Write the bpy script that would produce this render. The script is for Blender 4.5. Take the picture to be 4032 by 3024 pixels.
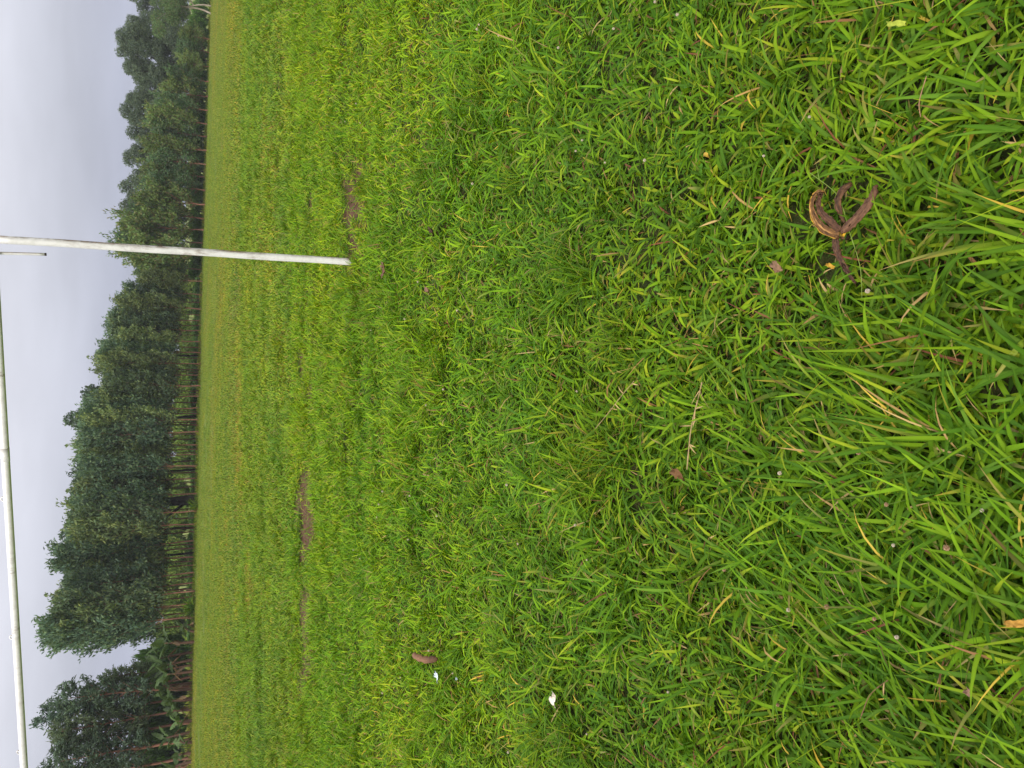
import bpy, math, random
import numpy as np
from mathutils import Vector, Matrix

# ------------------------------------------------------------------ camera, sky, sun, exposure
scene = bpy.context.scene
for o in list(bpy.data.objects):
    bpy.data.objects.remove(o)
COL = scene.collection
R = math.radians
FPX, PITCH, EYE = 3029.0, R(23.9), 1.34          # focal length in photo pixels, downward pitch, eye height
CP, SP = math.cos(PITCH), math.sin(PITCH)

cam_d = bpy.data.cameras.new('camera')
cam = bpy.data.objects.new('camera', cam_d)
COL.objects.link(cam)
scene.camera = cam
cam_d.sensor_fit = 'HORIZONTAL'
cam_d.sensor_width = 36.0
cam_d.lens = FPX / 4032.0 * 36.0
cam_d.clip_start = 0.02
cam_d.clip_end = 4000.0
fwd = Vector((0, CP, -SP)); upv = Vector((0, SP, CP)); rgt = Vector((1, 0, 0))
# the phone was held on its side: picture-right is world-down, picture-up is world-right
m = Matrix((-upv, rgt, -fwd)).transposed().to_4x4()
m.translation = (0, 0, EYE)
cam.matrix_world = m

SUN_EL, SUN_AZ = R(30), R(210)                    # azimuth clockwise from +Y
world = bpy.data.worlds.new('World'); scene.world = world
world.use_nodes = True
wn, wl = world.node_tree.nodes, world.node_tree.links
wn.clear()
def N(nodes, t, **kw):
    n = nodes.new(t)
    for k, v in kw.items():
        setattr(n, k, v)
    return n
sky = N(wn, 'ShaderNodeTexSky', sky_type='NISHITA', sun_disc=False)
sky.sun_elevation = SUN_EL; sky.sun_rotation = SUN_AZ
sky.dust_density = 4.0; sky.air_density = 1.0; sky.ozone_density = 1.5
bg_clear = N(wn, 'ShaderNodeBackground'); bg_clear.inputs['Strength'].default_value = 0.08
wl.new(sky.outputs['Color'], bg_clear.inputs['Color'])
# overcast layer: luminance rises with elevation like a standard overcast sky, soft cloud structure
tc = N(wn, 'ShaderNodeTexCoord')
sep = N(wn, 'ShaderNodeSeparateXYZ'); wl.new(tc.outputs['Generated'], sep.inputs[0])
ramp = N(wn, 'ShaderNodeValToRGB'); wl.new(sep.outputs['Z'], ramp.inputs['Fac'])
cr = ramp.color_ramp
cr.elements[0].position = 0.0; cr.elements[0].color = (0.399, 0.424, 0.533, 1)
cr.elements[1].position = 1.0; cr.elements[1].color = (1.80, 1.77, 1.78, 1)
for p, c in ((0.05, (0.424, 0.449, 0.559, 1)), (0.10, (0.525, 0.542, 0.628, 1)), (0.17, (0.702, 0.711, 0.786, 1)), (0.5, (1.25, 1.24, 1.26, 1))):
    e = cr.elements.new(p); e.color = c
mapn = N(wn, 'ShaderNodeMapping'); mapn.inputs['Scale'].default_value = (1.0, 1.0, 4.5)
wl.new(tc.outputs['Generated'], mapn.inputs['Vector'])
cn = N(wn, 'ShaderNodeTexNoise'); cn.inputs['Scale'].default_value = 3.2; cn.inputs['Detail'].default_value = 5.0; cn.inputs['Roughness'].default_value = 0.5
wl.new(mapn.outputs[0], cn.inputs['Vector'])
mr = N(wn, 'ShaderNodeMapRange'); mr.inputs['From Min'].default_value = 0.3; mr.inputs['From Max'].default_value = 0.7
mr.inputs['To Min'].default_value = 0.84; mr.inputs['To Max'].default_value = 1.07
wl.new(cn.outputs['Fac'], mr.inputs['Value'])
mulc = N(wn, 'ShaderNodeMix', data_type='RGBA', blend_type='MULTIPLY'); mulc.inputs['Factor'].default_value = 1.0
wl.new(ramp.outputs['Color'], mulc.inputs['A']); wl.new(mr.outputs[0], mulc.inputs['B'])
bg_cloud = N(wn, 'ShaderNodeBackground'); bg_cloud.inputs['Strength'].default_value = 1.0
wl.new(mulc.outputs['Result'], bg_cloud.inputs['Color'])
mixw = N(wn, 'ShaderNodeMixShader'); mixw.inputs['Fac'].default_value = 0.93
wl.new(bg_clear.outputs[0], mixw.inputs[1]); wl.new(bg_cloud.outputs[0], mixw.inputs[2])
wo = N(wn, 'ShaderNodeOutputWorld'); wl.new(mixw.outputs[0], wo.inputs['Surface'])

sun_d = bpy.data.lights.new('sun', 'SUN'); sun_d.energy = 1.5; sun_d.angle = R(14); sun_d.color = (1.0, 0.94, 0.84)
sun = bpy.data.objects.new('sun', sun_d); COL.objects.link(sun)
sdir = Vector((math.sin(SUN_AZ) * math.cos(SUN_EL), math.cos(SUN_AZ) * math.cos(SUN_EL), math.sin(SUN_EL)))
sun.rotation_euler = sdir.to_track_quat('Z', 'Y').to_euler()
sun.location = sdir * 80

vs = scene.view_settings
vs.view_transform = 'Standard'; vs.look = 'None'; vs.exposure = 0.25; vs.gamma = 1.0; vs.use_curve_mapping = False

cy = scene.cycles
cy.max_bounces = 4; cy.diffuse_bounces = 2; cy.glossy_bounces = 1; cy.transmission_bounces = 2; cy.transparent_max_bounces = 4
rng = np.random.default_rng(7)
random.seed(7)

# ------------------------------------------------------------------ helpers
def tag(o, label, cat, group=None):
    o['label'] = label; o['category'] = cat
    if group: o['group'] = group
    return o
def kind(o, k):
    o['kind'] = k; return o
def ray(x, y):
    v = (2016 - x) / FPX
    return np.array([(1512 - y) / FPX, CP + v * SP, -SP + v * CP])
def smooth(a, b, x):
    t = np.clip((x - a) / (b - a), 0, 1); return t * t * (3 - 2 * t)
def gz(X, Y):
    """height of the ground: level lawn, then a field falling gently away to the right"""
    X = np.asarray(X, float); Y = np.asarray(Y, float)
    s = smooth(6, 45, Y)
    Xc = np.clip(X, -120, 150); Yc = np.clip(Y, 0, 190)
    z = s * (-0.0354 * Xc - 0.0163 * Yc)
    near = 1 - smooth(12, 40, Y)
    z = z + near * (0.012 * np.sin(X * 2.3 + 1.3 * np.sin(Y * 1.1)) + 0.014 * np.sin(Y * 2.9 + 0.8 * np.sin(X * 1.7) + 1.0)
                    + 0.008 * np.sin(X * 5.3 - Y * 4.1 + 0.5)) 
    z = z + (1 - near) * 0.05 * np.sin(X * 0.35 + 0.6 * np.sin(Y * 0.21)) * np.sin(Y * 0.4)
    return z
def gp(x, y, lift=0.0):
    """ground point under a photo pixel"""
    d = ray(x, y); t = EYE / max(1e-4, -d[2])
    for _ in range(40):
        P = np.array([0, 0, EYE]) + d * t
        z = float(gz(P[0], P[1])) + lift
        t += (z - P[2]) / d[2] * 0.7
    return np.array([0, 0, EYE]) + d * t
def az(y):                       # X/Y of the vertical plane seen at picture row y (near the horizon)
    return (1512 - y) / FPX / (CP + 0.42 * SP)
def ztop(x, Y):                  # height seen at picture column x at distance Y
    d = ray(x, 1512); return EYE + Y * d[2] / d[1]

def mesh_np(name, verts, faces, mats=(), tint=None, smooth_shade=False):
    """verts (n,3); faces: list of arrays (k,3)/(k,4)"""
    me = bpy.data.meshes.new(name)
    verts = np.asarray(verts, np.float32)
    if not isinstance(faces, (list, tuple)): faces = [faces]
    faces = [np.asarray(f, np.int32) for f in faces if len(f)]
    loops = np.concatenate([f.ravel() for f in faces])
    sizes = np.concatenate([np.full(len(f), f.shape[1], np.int32) for f in faces])
    starts = np.concatenate([[0], np.cumsum(sizes)[:-1]]).astype(np.int32)
    me.vertices.add(len(verts)); me.vertices.foreach_set('co', verts.ravel())
    me.loops.add(len(loops)); me.loops.foreach_set('vertex_index', loops.astype(np.int32))
    me.polygons.add(len(sizes)); me.polygons.foreach_set('loop_start', starts)
    if smooth_shade: me.polygons.foreach_set('use_smooth', np.ones(len(sizes), bool))
    for mt in mats: me.materials.append(mt)
    if tint is not None:
        a = me.color_attributes.new('tint', 'FLOAT_COLOR', 'POINT')
        t = np.ones((len(verts), 4), np.float32); t[:, :tint.shape[1]] = tint
        a.data.foreach_set('color', t.ravel())
    me.update(calc_edges=True); me.validate()
    return me
def obj(name, me, parent=None):
    o = bpy.data.objects.new(name, me); COL.objects.link(o)
    if parent: o.parent = parent
    return o
def empty(name, loc, rz=0.0):
    o = bpy.data.objects.new(name, None); COL.objects.link(o)
    o.location = loc; o.rotation_euler = (0, 0, rz); o.empty_display_size = 0.2
    return o

def tube(pts, rad, sides=8, cap=True):
    """tapered tube along points"""
    pts = np.asarray(pts, float); n = len(pts)
    rad = np.broadcast_to(np.asarray(rad, float), (n,))
    T = np.gradient(pts, axis=0); T /= np.linalg.norm(T, axis=1)[:, None] + 1e-12
    ref = np.array([0, 0, 1.0]) if abs(T[0][2]) < 0.9 else np.array([1.0, 0, 0])
    V = []
    u = np.cross(T[0], ref); u /= np.linalg.norm(u)
    for i in range(n):
        u = u - T[i] * np.dot(u, T[i]); u /= np.linalg.norm(u) + 1e-12
        w = np.cross(T[i], u)
        for k in range(sides):
            a = 2 * math.pi * k / sides
            V.append(pts[i] + rad[i] * (math.cos(a) * u + math.sin(a) * w))
    F = []
    for i in range(n - 1):
        for k in range(sides):
            k2 = (k + 1) % sides
            F.append((i * sides + k, i * sides + k2, (i + 1) * sides + k2, (i + 1) * sides + k))
    V = list(V)
    F3 = []
    if cap:
        V.append(pts[0]); V.append(pts[-1]); a, b = len(V) - 2, len(V) - 1
        for k in range(sides):
            k2 = (k + 1) % sides
            F3.append((a, k2, k)); F3.append((b, (n - 1) * sides + k, (n - 1) * sides + k2))
    return np.array(V), np.array(F), np.array(F3).reshape(-1, 3)
class MB:
    def __init__(s): s.v = []; s.q = []; s.t = []; s.c = []; s.n = 0
    def add(s, V, Q=None, T=None, col=None):
        V = np.asarray(V, float)
        if Q is not None and len(Q): s.q.append(np.asarray(Q) + s.n)
        if T is not None and len(T): s.t.append(np.asarray(T) + s.n)
        s.v.append(V); s.n += len(V)
        if col is not None: s.c.append(np.broadcast_to(np.asarray(col, float), (len(V), 3)))
    def tube(s, pts, rad, sides=8, cap=True, col=None):
        V, Q, T = tube(pts, rad, sides, cap); s.add(V, Q, T, col)
    def mesh(s, name, mats, smooth_shade=False):
        fs = []
        if s.q: fs.append(np.concatenate(s.q))
        if s.t: fs.append(np.concatenate(s.t))
        return mesh_np(name, np.concatenate(s.v), fs, mats, np.concatenate(s.c) if s.c else None, smooth_shade)

# ------------------------------------------------------------------ materials
def new_mat(name):
    mt = bpy.data.materials.new(name); mt.use_nodes = True
    mt.node_tree.nodes.clear(); return mt, mt.node_tree.nodes, mt.node_tree.links
def ramp_node(ns, stops, interp='LINEAR'):
    r = N(ns, 'ShaderNodeValToRGB'); c = r.color_ramp; c.interpolation = interp
    c.elements[0].position, c.elements[0].color = stops[0][0], (*stops[0][1], 1)
    c.elements[1].position, c.elements[1].color = stops[-1][0], (*stops[-1][1], 1)
    for p, col in stops[1:-1]:
        e = c.elements.new(p); e.color = (*col, 1)
    return r
def mixc(ns, ls, a, b, fac, blend='MIX'):
    mnode = N(ns, 'ShaderNodeMix', data_type='RGBA', blend_type=blend)
    for sock, val in (('A', a), ('B', b), ('Factor', fac)):
        if hasattr(val, 'is_linked') or hasattr(val, 'links'): ls.new(val, mnode.inputs[sock])
        elif isinstance(val, tuple): mnode.inputs[sock].default_value = (*val, 1)
        else: mnode.inputs[sock].default_value = val
    return mnode.outputs['Result']
def noise(ns, ls, scale, detail=3.0, rough=0.5, coord='pos', stretch=None):
    n = N(ns, 'ShaderNodeTexNoise'); n.inputs['Scale'].default_value = scale
    n.inputs['Detail'].default_value = detail; n.inputs['Roughness'].default_value = rough
    if coord == 'pos': v = N(ns, 'ShaderNodeNewGeometry').outputs['Position']
    else: v = N(ns, 'ShaderNodeTexCoord').outputs['Object']
    if stretch:
        mp = N(ns, 'ShaderNodeMapping'); mp.inputs['Scale'].default_value = stretch
        ls.new(v, mp.inputs['Vector']); v = mp.outputs[0]
    ls.new(v, n.inputs['Vector'])
    return n.outputs['Fac']
def maprange(ns, ls, v, a, b, c=0.0, d=1.0):
    n = N(ns, 'ShaderNodeMapRange'); ls.new(v, n.inputs['Value'])
    for k, val in (('From Min', a), ('From Max', b), ('To Min', c), ('To Max', d)): n.inputs[k].default_value = val
    return n.outputs[0]
def leaf_mat(name, translucency=0.3, rough=0.55, spec=0.3, patch=None, rand=0.25, patch_scale=0.5):
    """leaf colour comes from the mesh tint; each instance and each patch of ground differs a little"""
    mt, ns, ls = new_mat(name)
    at = N(ns, 'ShaderNodeAttribute', attribute_name='tint')
    col = at.outputs['Color']
    oi = N(ns, 'ShaderNodeObjectInfo')
    hsv = N(ns, 'ShaderNodeHueSaturation'); ls.new(col, hsv.inputs['Color'])
    ls.new(maprange(ns, ls, oi.outputs['Random'], 0, 1, 1 - rand, 1 + rand), hsv.inputs['Value'])
    col = hsv.outputs[0]
    if patch:
        for (sc, a, b, tintc, det) in patch:
            nz = noise(ns, ls, sc, det)
            col = mixc(ns, ls, col, mixc(ns, ls, col, tintc, 1.0, 'MULTIPLY'), maprange(ns, ls, nz, a, b))
    p = N(ns, 'ShaderNodeBsdfPrincipled'); ls.new(col, p.inputs['Base Color'])
    p.inputs['Roughness'].default_value = rough; p.inputs['Specular IOR Level'].default_value = spec
    tr = N(ns, 'ShaderNodeBsdfTranslucent')
    ls.new(mixc(ns, ls, col, (1.15, 1.1, 0.45), 1.0, 'MULTIPLY'), tr.inputs['Color'])
    mx = N(ns, 'ShaderNodeMixShader'); mx.inputs['Fac'].default_value = translucency
    ls.new(p.outputs[0], mx.inputs[1]); ls.new(tr.outputs[0], mx.inputs[2])
    o = N(ns, 'ShaderNodeOutputMaterial'); ls.new(mx.outputs[0], o.inputs['Surface'])
    return mt
def simple_mat(name, stops, scale=8.0, rough=0.8, spec=0.3, bump=0.0, coord='obj', stretch=None, detail=5.0, bscale=None):
    mt, ns, ls = new_mat(name)
    nz = noise(ns, ls, scale, detail, 0.6, coord, stretch)
    rp = ramp_node(ns, stops); ls.new(nz, rp.inputs['Fac'])
    p = N(ns, 'ShaderNodeBsdfPrincipled'); ls.new(rp.outputs[0], p.inputs['Base Color'])
    p.inputs['Roughness'].default_value = rough; p.inputs['Specular IOR Level'].default_value = spec
    if bump:
        b = N(ns, 'ShaderNodeBump'); b.inputs['Strength'].default_value = bump; b.inputs['Distance'].default_value = 0.02
        ls.new(noise(ns, ls, bscale or scale * 2, 6, 0.65, coord, stretch), b.inputs['Height']); ls.new(b.outputs[0], p.inputs['Normal'])
    o = N(ns, 'ShaderNodeOutputMaterial'); ls.new(p.outputs[0], o.inputs['Surface'])
    return mt

GRASS_PATCH = [(0.75, 0.42, 0.66, (1.30, 1.12, 0.85), 3.0), (0.30, 0.50, 0.70, (0.80, 0.87, 0.97), 2.0), (2.3, 0.55, 0.75, (0.76, 0.85, 0.88), 2.0), (0.11, 0.42, 0.62, (1.16, 1.03, 0.95), 3.0), (0.045, 0.50, 0.64, (1.22, 0.97, 1.15), 3.0)]
M_GRASS = leaf_mat('grass_blade', 0.20, 0.6, 0.12, GRASS_PATCH, 0.0)
M_GRASS_FAR = leaf_mat('field_grass', 0.22, 0.65, 0.12, GRASS_PATCH, 0.0)
M_LEAF = leaf_mat('tree_leaf', 0.25, 0.6, 0.25, None, 0.24)
M_BANANA = leaf_mat('banana_leaf', 0.35, 0.45, 0.4, None, 0.2)
M_BARK_RED = simple_mat('reddish_bark', [(0.25, (0.13, 0.062, 0.04)), (0.55, (0.29, 0.14, 0.09)), (0.8, (0.40, 0.25, 0.17))], 3.0, 0.9, 0.2, 0.4, 'pos', (1, 1, 0.25))
M_BARK_DARK = simple_mat('dark_bark', [(0.3, (0.02, 0.017, 0.014)), (0.7, (0.06, 0.05, 0.04))], 3.0, 0.95, 0.2, 0.5, 'pos', (1, 1, 0.3))
M_BARK_PALE = simple_mat('pale_bark', [(0.3, (0.25, 0.20, 0.15)), (0.7, (0.50, 0.43, 0.34))], 2.0, 0.85, 0.2, 0.3, 'pos', (1, 1, 0.3))
M_STEM_BANANA = simple_mat('banana_stem', [(0.3, (0.06, 0.032, 0.022)), (0.6, (0.13, 0.07, 0.042)), (0.85, (0.2, 0.14, 0.07))], 4.0, 0.85, 0.3, 0.4, 'pos', (1, 1, 0.2))

# ------------------------------------------------------------------ ground
# bare soil scars: (px, py of both ends, half width m)
SCARS = [((1212, 1935), (1200, 2160), 0.17), ((1203, 2160), (1212, 2360), 0.10), ((1205, 2330), (1200, 2560), 0.20), ((1198, 2560), (1192, 2740), 0.17), ((1170, 1990), (1165, 2330), 0.05),
         ((1163, 2380), (1158, 2560), 0.06), ((1130, 2620), (1145, 2850), 0.06), ((1392, 825), (1384, 985), 0.12), ((1425, 840), (1420, 875), 0.05),
         ((1175, 455), (1165, 545), 0.05), ((1365, 630), (1357, 690), 0.04), ((1065, 450), (1067, 530), 0.05), ((1180, 1370), (1195, 1440), 0.05),
         ((1222, 1540), (1225, 1560), 0.07), ((1230, 760), (1222, 850), 0.035), ((1105, 310), (1110, 345), 0.05)]
SC = [(gp(*a)[:2], gp(*b)[:2], w) for a, b, w in SCARS]
def bare(X, Y):
    X = np.asarray(X, float); Y = np.asarray(Y, float)
    out = np.zeros(X.shape)
    for a, b, w in SC:
        ab = b - a; L = np.dot(ab, ab)
        t = np.clip(((X - a[0]) * ab[0] + (Y - a[1]) * ab[1]) / L, 0, 1)
        d = np.hypot(X - a[0] - t * ab[0], Y - a[1] - t * ab[1])
        ww = w * np.interp(a[1], [5, 7, 9], [1.9, 2.0, 2.0]) * (1.0 + 0.40 * np.sin(X * 9 + Y * 5) + 0.40 * np.sin(X * 21 - Y * 13) + 0.35 * np.sin(X * 4.3 + 1))
        out = np.maximum(out, 1 - smooth(0.75, 1.2, d / np.maximum(ww, 0.01)))
    return out

def build_ground():
    xs = np.concatenate([-np.geomspace(400, 12, 36), np.arange(-11.6, -6, 0.3), np.arange(-6, 6.01, 0.07), np.arange(6.3, 11.7, 0.3), np.geomspace(12, 400, 36)])
    ys = np.concatenate([np.array([-60, -25, -10, -5]), np.arange(-3, 3.9, 0.1), np.arange(3.9, 12, 0.05), np.arange(12, 30, 0.4), np.geomspace(30.5, 500, 75)])
    XX, YY = np.meshgrid(xs, ys)
    ZZ = gz(XX, YY)
    b = bare(XX, YY)
    ZZ = ZZ - 0.015 * b
    V = np.stack([XX, YY, ZZ], -1).reshape(-1, 3)
    ny, nx = XX.shape
    i = np.arange(ny - 1)[:, None] * nx + np.arange(nx - 1)[None]
    Q = np.stack([i, i + 1, i + nx + 1, i + nx], -1).reshape(-1, 4)
    mt, ns, ls = new_mat('soil_and_thatch')
    at = N(ns, 'ShaderNodeAttribute', attribute_name='tint')
    n1 = noise(ns, ls, 30, 6, 0.7)
    thatch = ramp_node(ns, [(0.3, (0.020, 0.028, 0.008)), (0.5, (0.045, 0.060, 0.014)), (0.68, (0.10, 0.085, 0.035)), (0.8, (0.13, 0.15, 0.04))]); ls.new(n1, thatch.inputs['Fac'])
    n2 = noise(ns, ls, 22, 8, 0.7)
    soil = ramp_node(ns, [(0.3, (0.045, 0.027, 0.016)), (0.55, (0.14, 0.073, 0.045)), (0.75, (0.22, 0.125, 0.08))]); ls.new(n2, soil.inputs['Fac'])
    far = ramp_node(ns, [(0.3, (0.10, 0.14, 0.02)), (0.7, (0.20, 0.23, 0.045))]); ls.new(noise(ns, ls, 1.5, 8, 0.7), far.inputs['Fac'])
    col = mixc(ns, ls, thatch.outputs[0], far.outputs[0], at.outputs['Alpha'])
    sepc = N(ns, 'ShaderNodeSeparateColor'); ls.new(at.outputs['Color'], sepc.inputs[0])
    col = mixc(ns, ls, thatch.outputs[0], far.outputs[0], sepc.outputs['Green'])
    col = mixc(ns, ls, col, soil.outputs[0], sepc.outputs['Red'])
    p = N(ns, 'ShaderNodeBsdfPrincipled'); ls.new(col, p.inputs['Base Color']); p.inputs['Roughness'].default_value = 0.95; p.inputs['Specular IOR Level'].default_value = 0.15
    bmp = N(ns, 'ShaderNodeBump'); bmp.inputs['Strength'].default_value = 0.8; bmp.inputs['Distance'].default_value = 0.03
    ls.new(n2, bmp.inputs['Height']); ls.new(bmp.outputs[0], p.inputs['Normal'])
    o = N(ns, 'ShaderNodeOutputMaterial'); ls.new(p.outputs[0], o.inputs['Surface'])
    t = np.zeros((len(V), 3)); t[:, 0] = b.ravel(); t[:, 1] = smooth(10, 26, V[:, 1])
    return kind(obj('ground', mesh_np('ground', V, Q, [mt], t, True)), 'structure')
build_ground()

# ------------------------------------------------------------------ grass
PAL = {  # linear leaf colours
    'green': [(0.101, 0.216, 0.0060), (0.072, 0.171, 0.0060), (0.131, 0.257, 0.0080), (0.050, 0.131, 0.0060), (0.158, 0.288, 0.0100)],
    'blue':  [(0.077, 0.176, 0.0130), (0.058, 0.146, 0.0120), (0.099, 0.203, 0.0180)],
    'yel':   [(0.203, 0.293, 0.0120), (0.234, 0.320, 0.0160), (0.176, 0.275, 0.0100)],
    'dry':   [(0.36, 0.25, 0.10), (0.44, 0.33, 0.15), (0.24, 0.13, 0.06), (0.17, 0.07, 0.04), (0.50, 0.38, 0.06)],
}
LAWN = np.array((1.27, 1.30, 1.1))      # the shorter turf further out is a paler, yellower grass than the lush near sward
KEYS = ['green', 'blue', 'yel', 'dry']
PALA = np.concatenate([np.array(PAL[k]) for k in KEYS]); PALN = np.cumsum([0] + [len(PAL[k]) for k in KEYS])
def pick_n(g, n, probs):
    k = g.choice(4, n, p=probs); j = PALN[k] + np.floor(g.random(n) * (PALN[k + 1] - PALN[k])).astype(int)
    return PALA[j] * g.uniform(0.78, 1.2, (n, 1)), k
def ribbons(B, AZ, EL, BD, L, W, C, seg, fold=0.0, tw=None, prof='lance', tip=None):
    """many blades at once: folded, curved, tapering ribbons -> verts, quads, tints"""
    n = len(B); t = np.linspace(0, 1, seg + 1)
    el = EL[:, None] - BD[:, None] * t[None] ** 1.3
    D = np.stack([np.cos(el) * np.cos(AZ)[:, None], np.cos(el) * np.sin(AZ)[:, None], np.sin(el)], -1)      # n,s,3
    st = (D[:, :-1] + D[:, 1:]) * 0.5 * (L / seg)[:, None, None]
    P = B[:, None] + np.concatenate([np.zeros((n, 1, 3)), np.cumsum(st, 1)], 1)
    P[..., 2] = np.maximum(P[..., 2], (B[:, 2] - 0.004)[:, None] + 0.003 * t)
    if prof == 'lance': w = np.clip(0.40 + 2.2 * t, 0, 1) * np.clip((1 - t) * 1.9, 0, 1) ** 0.8
    else: w = np.clip((1 - t) * 1.6, 0, 1) ** 0.8
    w[-1] = 0.03
    Wt = (W * 0.5)[:, None] * w[None]
    s0 = np.stack([-np.sin(AZ), np.cos(AZ), np.zeros(n)], -1)[:, None]
    nr = np.cross(D, np.broadcast_to(s0, D.shape))
    a = (tw if tw is not None else np.zeros(n))[:, None] * (0.3 + t[None])
    S = np.cos(a)[..., None] * s0 + np.sin(a)[..., None] * nr
    U = np.cross(S, D)
    tp = C if tip is None else tip
    cc = C[:, None] * (1 - t[None, :, None] ** 2) + tp[:, None] * t[None, :, None] ** 2
    m_ = seg + 1; i = np.arange(seg)
    if fold:
        A = P + S * Wt[..., None] - U * (fold * Wt)[..., None]; Bv = P - S * Wt[..., None] - U * (fold * Wt)[..., None]
        V = np.concatenate([A, P, Bv], 1); Cc = np.concatenate([cc, cc * 1.12, cc * 0.93], 1)
        q = np.concatenate([np.stack([i, i + m_, i + m_ + 1, i + 1], -1), np.stack([i + m_, i + 2 * m_, i + 2 * m_ + 1, i + m_ + 1], -1)])
    else:
        V = np.concatenate([P + S * Wt[..., None], P - S * Wt[..., None]], 1); Cc = np.concatenate([cc, cc], 1)
        q = np.stack([i, i + m_, i + m_ + 1, i + 1], -1)
    k = V.shape[1]
    Q = (q[None] + (np.arange(n) * k)[:, None, None]).reshape(-1, 4)
    return V.reshape(-1, 3), Q, Cc.reshape(-1, 3)
def blades(g, B, Lr, Wr, elr, bdr, seg, probs, fold=0.0, lean=None, prof='lance', value=None, mask=None):
    n = len(B)
    C, k = pick_n(g, n, probs)
    if value is not None: C = np.where((k == 3)[:, None], C, C * value)
    tip = C.copy(); br = (g.random(n) < 0.09) & (k != 3); tip[br] = PALA[PALN[3] + g.integers(0, 5, br.sum())] * 0.8
    AZ = g.uniform(0, 6.2832, n) if lean is None else g.normal(lean, 0.55, n)
    L = g.uniform(*Lr, n); W = g.uniform(*Wr, n) * np.where(k == 3, 0.6, 1.0)
    if mask is not None: L = L * mask; W = W * np.clip(mask * 1.15, 0.5, 1)
    return ribbons(B, AZ, g.uniform(*elr, n), g.uniform(*bdr, n), L, W, C, seg, fold, g.normal(0, 0.5, n), prof, tip)
def tussock(g, centres, per, rad):
    """points gathered in small bunches round the given centres, each bunch leaning its own way (third column)"""
    n = len(centres); r = rad * np.sqrt(g.random((n, per))); a = g.uniform(0, 6.2832, (n, per))
    ln = np.broadcast_to(g.uniform(0, 6.2832, (n, 1)), (n, per)) + g.normal(0, 0.45, (n, per))
    return np.stack([centres[:, None, 0] + r * np.cos(a), centres[:, None, 1] + r * np.sin(a), ln], -1).reshape(-1, 3)
def clump(seed, n, rad, Lr, Wr, elr, bendr, seg, probs, fold=0.0, prof='lance', mat=None):
    g = np.random.default_rng(seed)
    xy = tussock(g, np.zeros((1, 2)), n, rad)[:, :2]; B = np.concatenate([xy, np.zeros((n, 1))], 1)
    V, Q, C = blades(g, B, Lr, Wr, elr, bendr, seg, probs, fold, None, prof)
    return mesh_np('grass_clump', V, Q, [mat or M_GRASS], C, True)

def scatter(name, meshes, P, scl, rot, idx, label):
    """one vegetation object: points carrying instances of the given leaf meshes"""
    me = bpy.data.meshes.new(name)
    n = len(P); me.vertices.add(n); me.vertices.foreach_set('co', np.asarray(P, np.float32).ravel())
    a = me.attributes.new('scl', 'FLOAT', 'POINT'); a.data.foreach_set('value', np.asarray(scl, np.float32))
    a = me.attributes.new('rot', 'FLOAT_VECTOR', 'POINT'); a.data.foreach_set('vector', np.asarray(rot, np.float32).ravel())
    a = me.attributes.new('idx', 'INT', 'POINT'); a.data.foreach_set('value', np.asarray(idx, np.int32))
    o = obj(name, me)
    for mt in {mm.materials[0].name: mm.materials[0] for mm in meshes}.values(): me.materials.append(mt)
    ng = bpy.data.node_groups.new(name, 'GeometryNodeTree')
    ng.interface.new_socket('Geometry', in_out='INPUT', socket_type='NodeSocketGeometry')
    ng.interface.new_socket('Geometry', in_out='OUTPUT', socket_type='NodeSocketGeometry')
    ns, ls = ng.nodes, ng.links
    gi = ns.new('NodeGroupInput'); go = ns.new('NodeGroupOutput')
    iop = ns.new('GeometryNodeInstanceOnPoints'); ls.new(gi.outputs[0], iop.inputs['Points'])
    jn = ns.new('GeometryNodeJoinGeometry')
    for mm in meshes:
        src = bpy.data.objects.new(mm.name + '_source', mm)      # never linked: only lends its mesh
        inf = ns.new('GeometryNodeObjectInfo'); inf.inputs['Object'].default_value = src; inf.inputs['As Instance'].default_value = False
        g2i = ns.new('GeometryNodeGeometryToInstance'); ls.new(inf.outputs['Geometry'], g2i.inputs[0]); ls.new(g2i.outputs[0], jn.inputs[0])
    ls.new(jn.outputs[0], iop.inputs['Instance']); iop.inputs['Pick Instance'].default_value = True
    def attr(nm, typ):
        q = ns.new('GeometryNodeInputNamedAttribute'); q.data_type = typ; q.inputs['Name'].default_value = nm; return q.outputs['Attribute']
    ls.new(attr('idx', 'INT'), iop.inputs['Instance Index'])
    e2r = ns.new('FunctionNodeEulerToRotation'); ls.new(attr('rot', 'FLOAT_VECTOR'), e2r.inputs[0]); ls.new(e2r.outputs[0], iop.inputs['Rotation'])
    ls.new(attr('scl', 'FLOAT'), iop.inputs['Scale'])
    ls.new(iop.outputs[0], go.inputs[0])
    md = o.modifiers.new('scatter', 'NODES'); md.node_group = ng
    o['label'] = label; kind(o, 'stuff')
    return o

hw = lambda y, margin: 0.53 * (y * CP + EYE * SP) + margin
def zone(y0, y1, dens, margin):
    """random ground points between two distances, wide enough for the view and a step to either side"""
    W = hw(y1, margin); n = int((y1 - y0) * 2 * W * dens)
    X = rng.uniform(-W, W, n); Y = rng.uniform(y0, y1, n)
    k = np.abs(X) < hw(Y, margin); return np.stack([X[k], Y[k]], -1)
def fields(X, Y):
    """slow variation of how tall and how dense the sward is"""
    a = np.sin(X * 1.9 + 1.7 * np.sin(Y * 1.3 + 0.4)) * np.sin(Y * 2.1 + 1.1 * np.sin(X * 1.2))
    b = np.sin(X * 4.7 + 2 * np.sin(Y * 3.1)) * np.sin(Y * 4.3 + 1.9)
    return 0.6 * a + 0.4 * b
PEEL = [gp(x, y)[:2] for x, y in ((3307, 915), (3215, 850), (3230, 780), (3330, 750), (3400, 790), (3300, 1000))]
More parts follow.
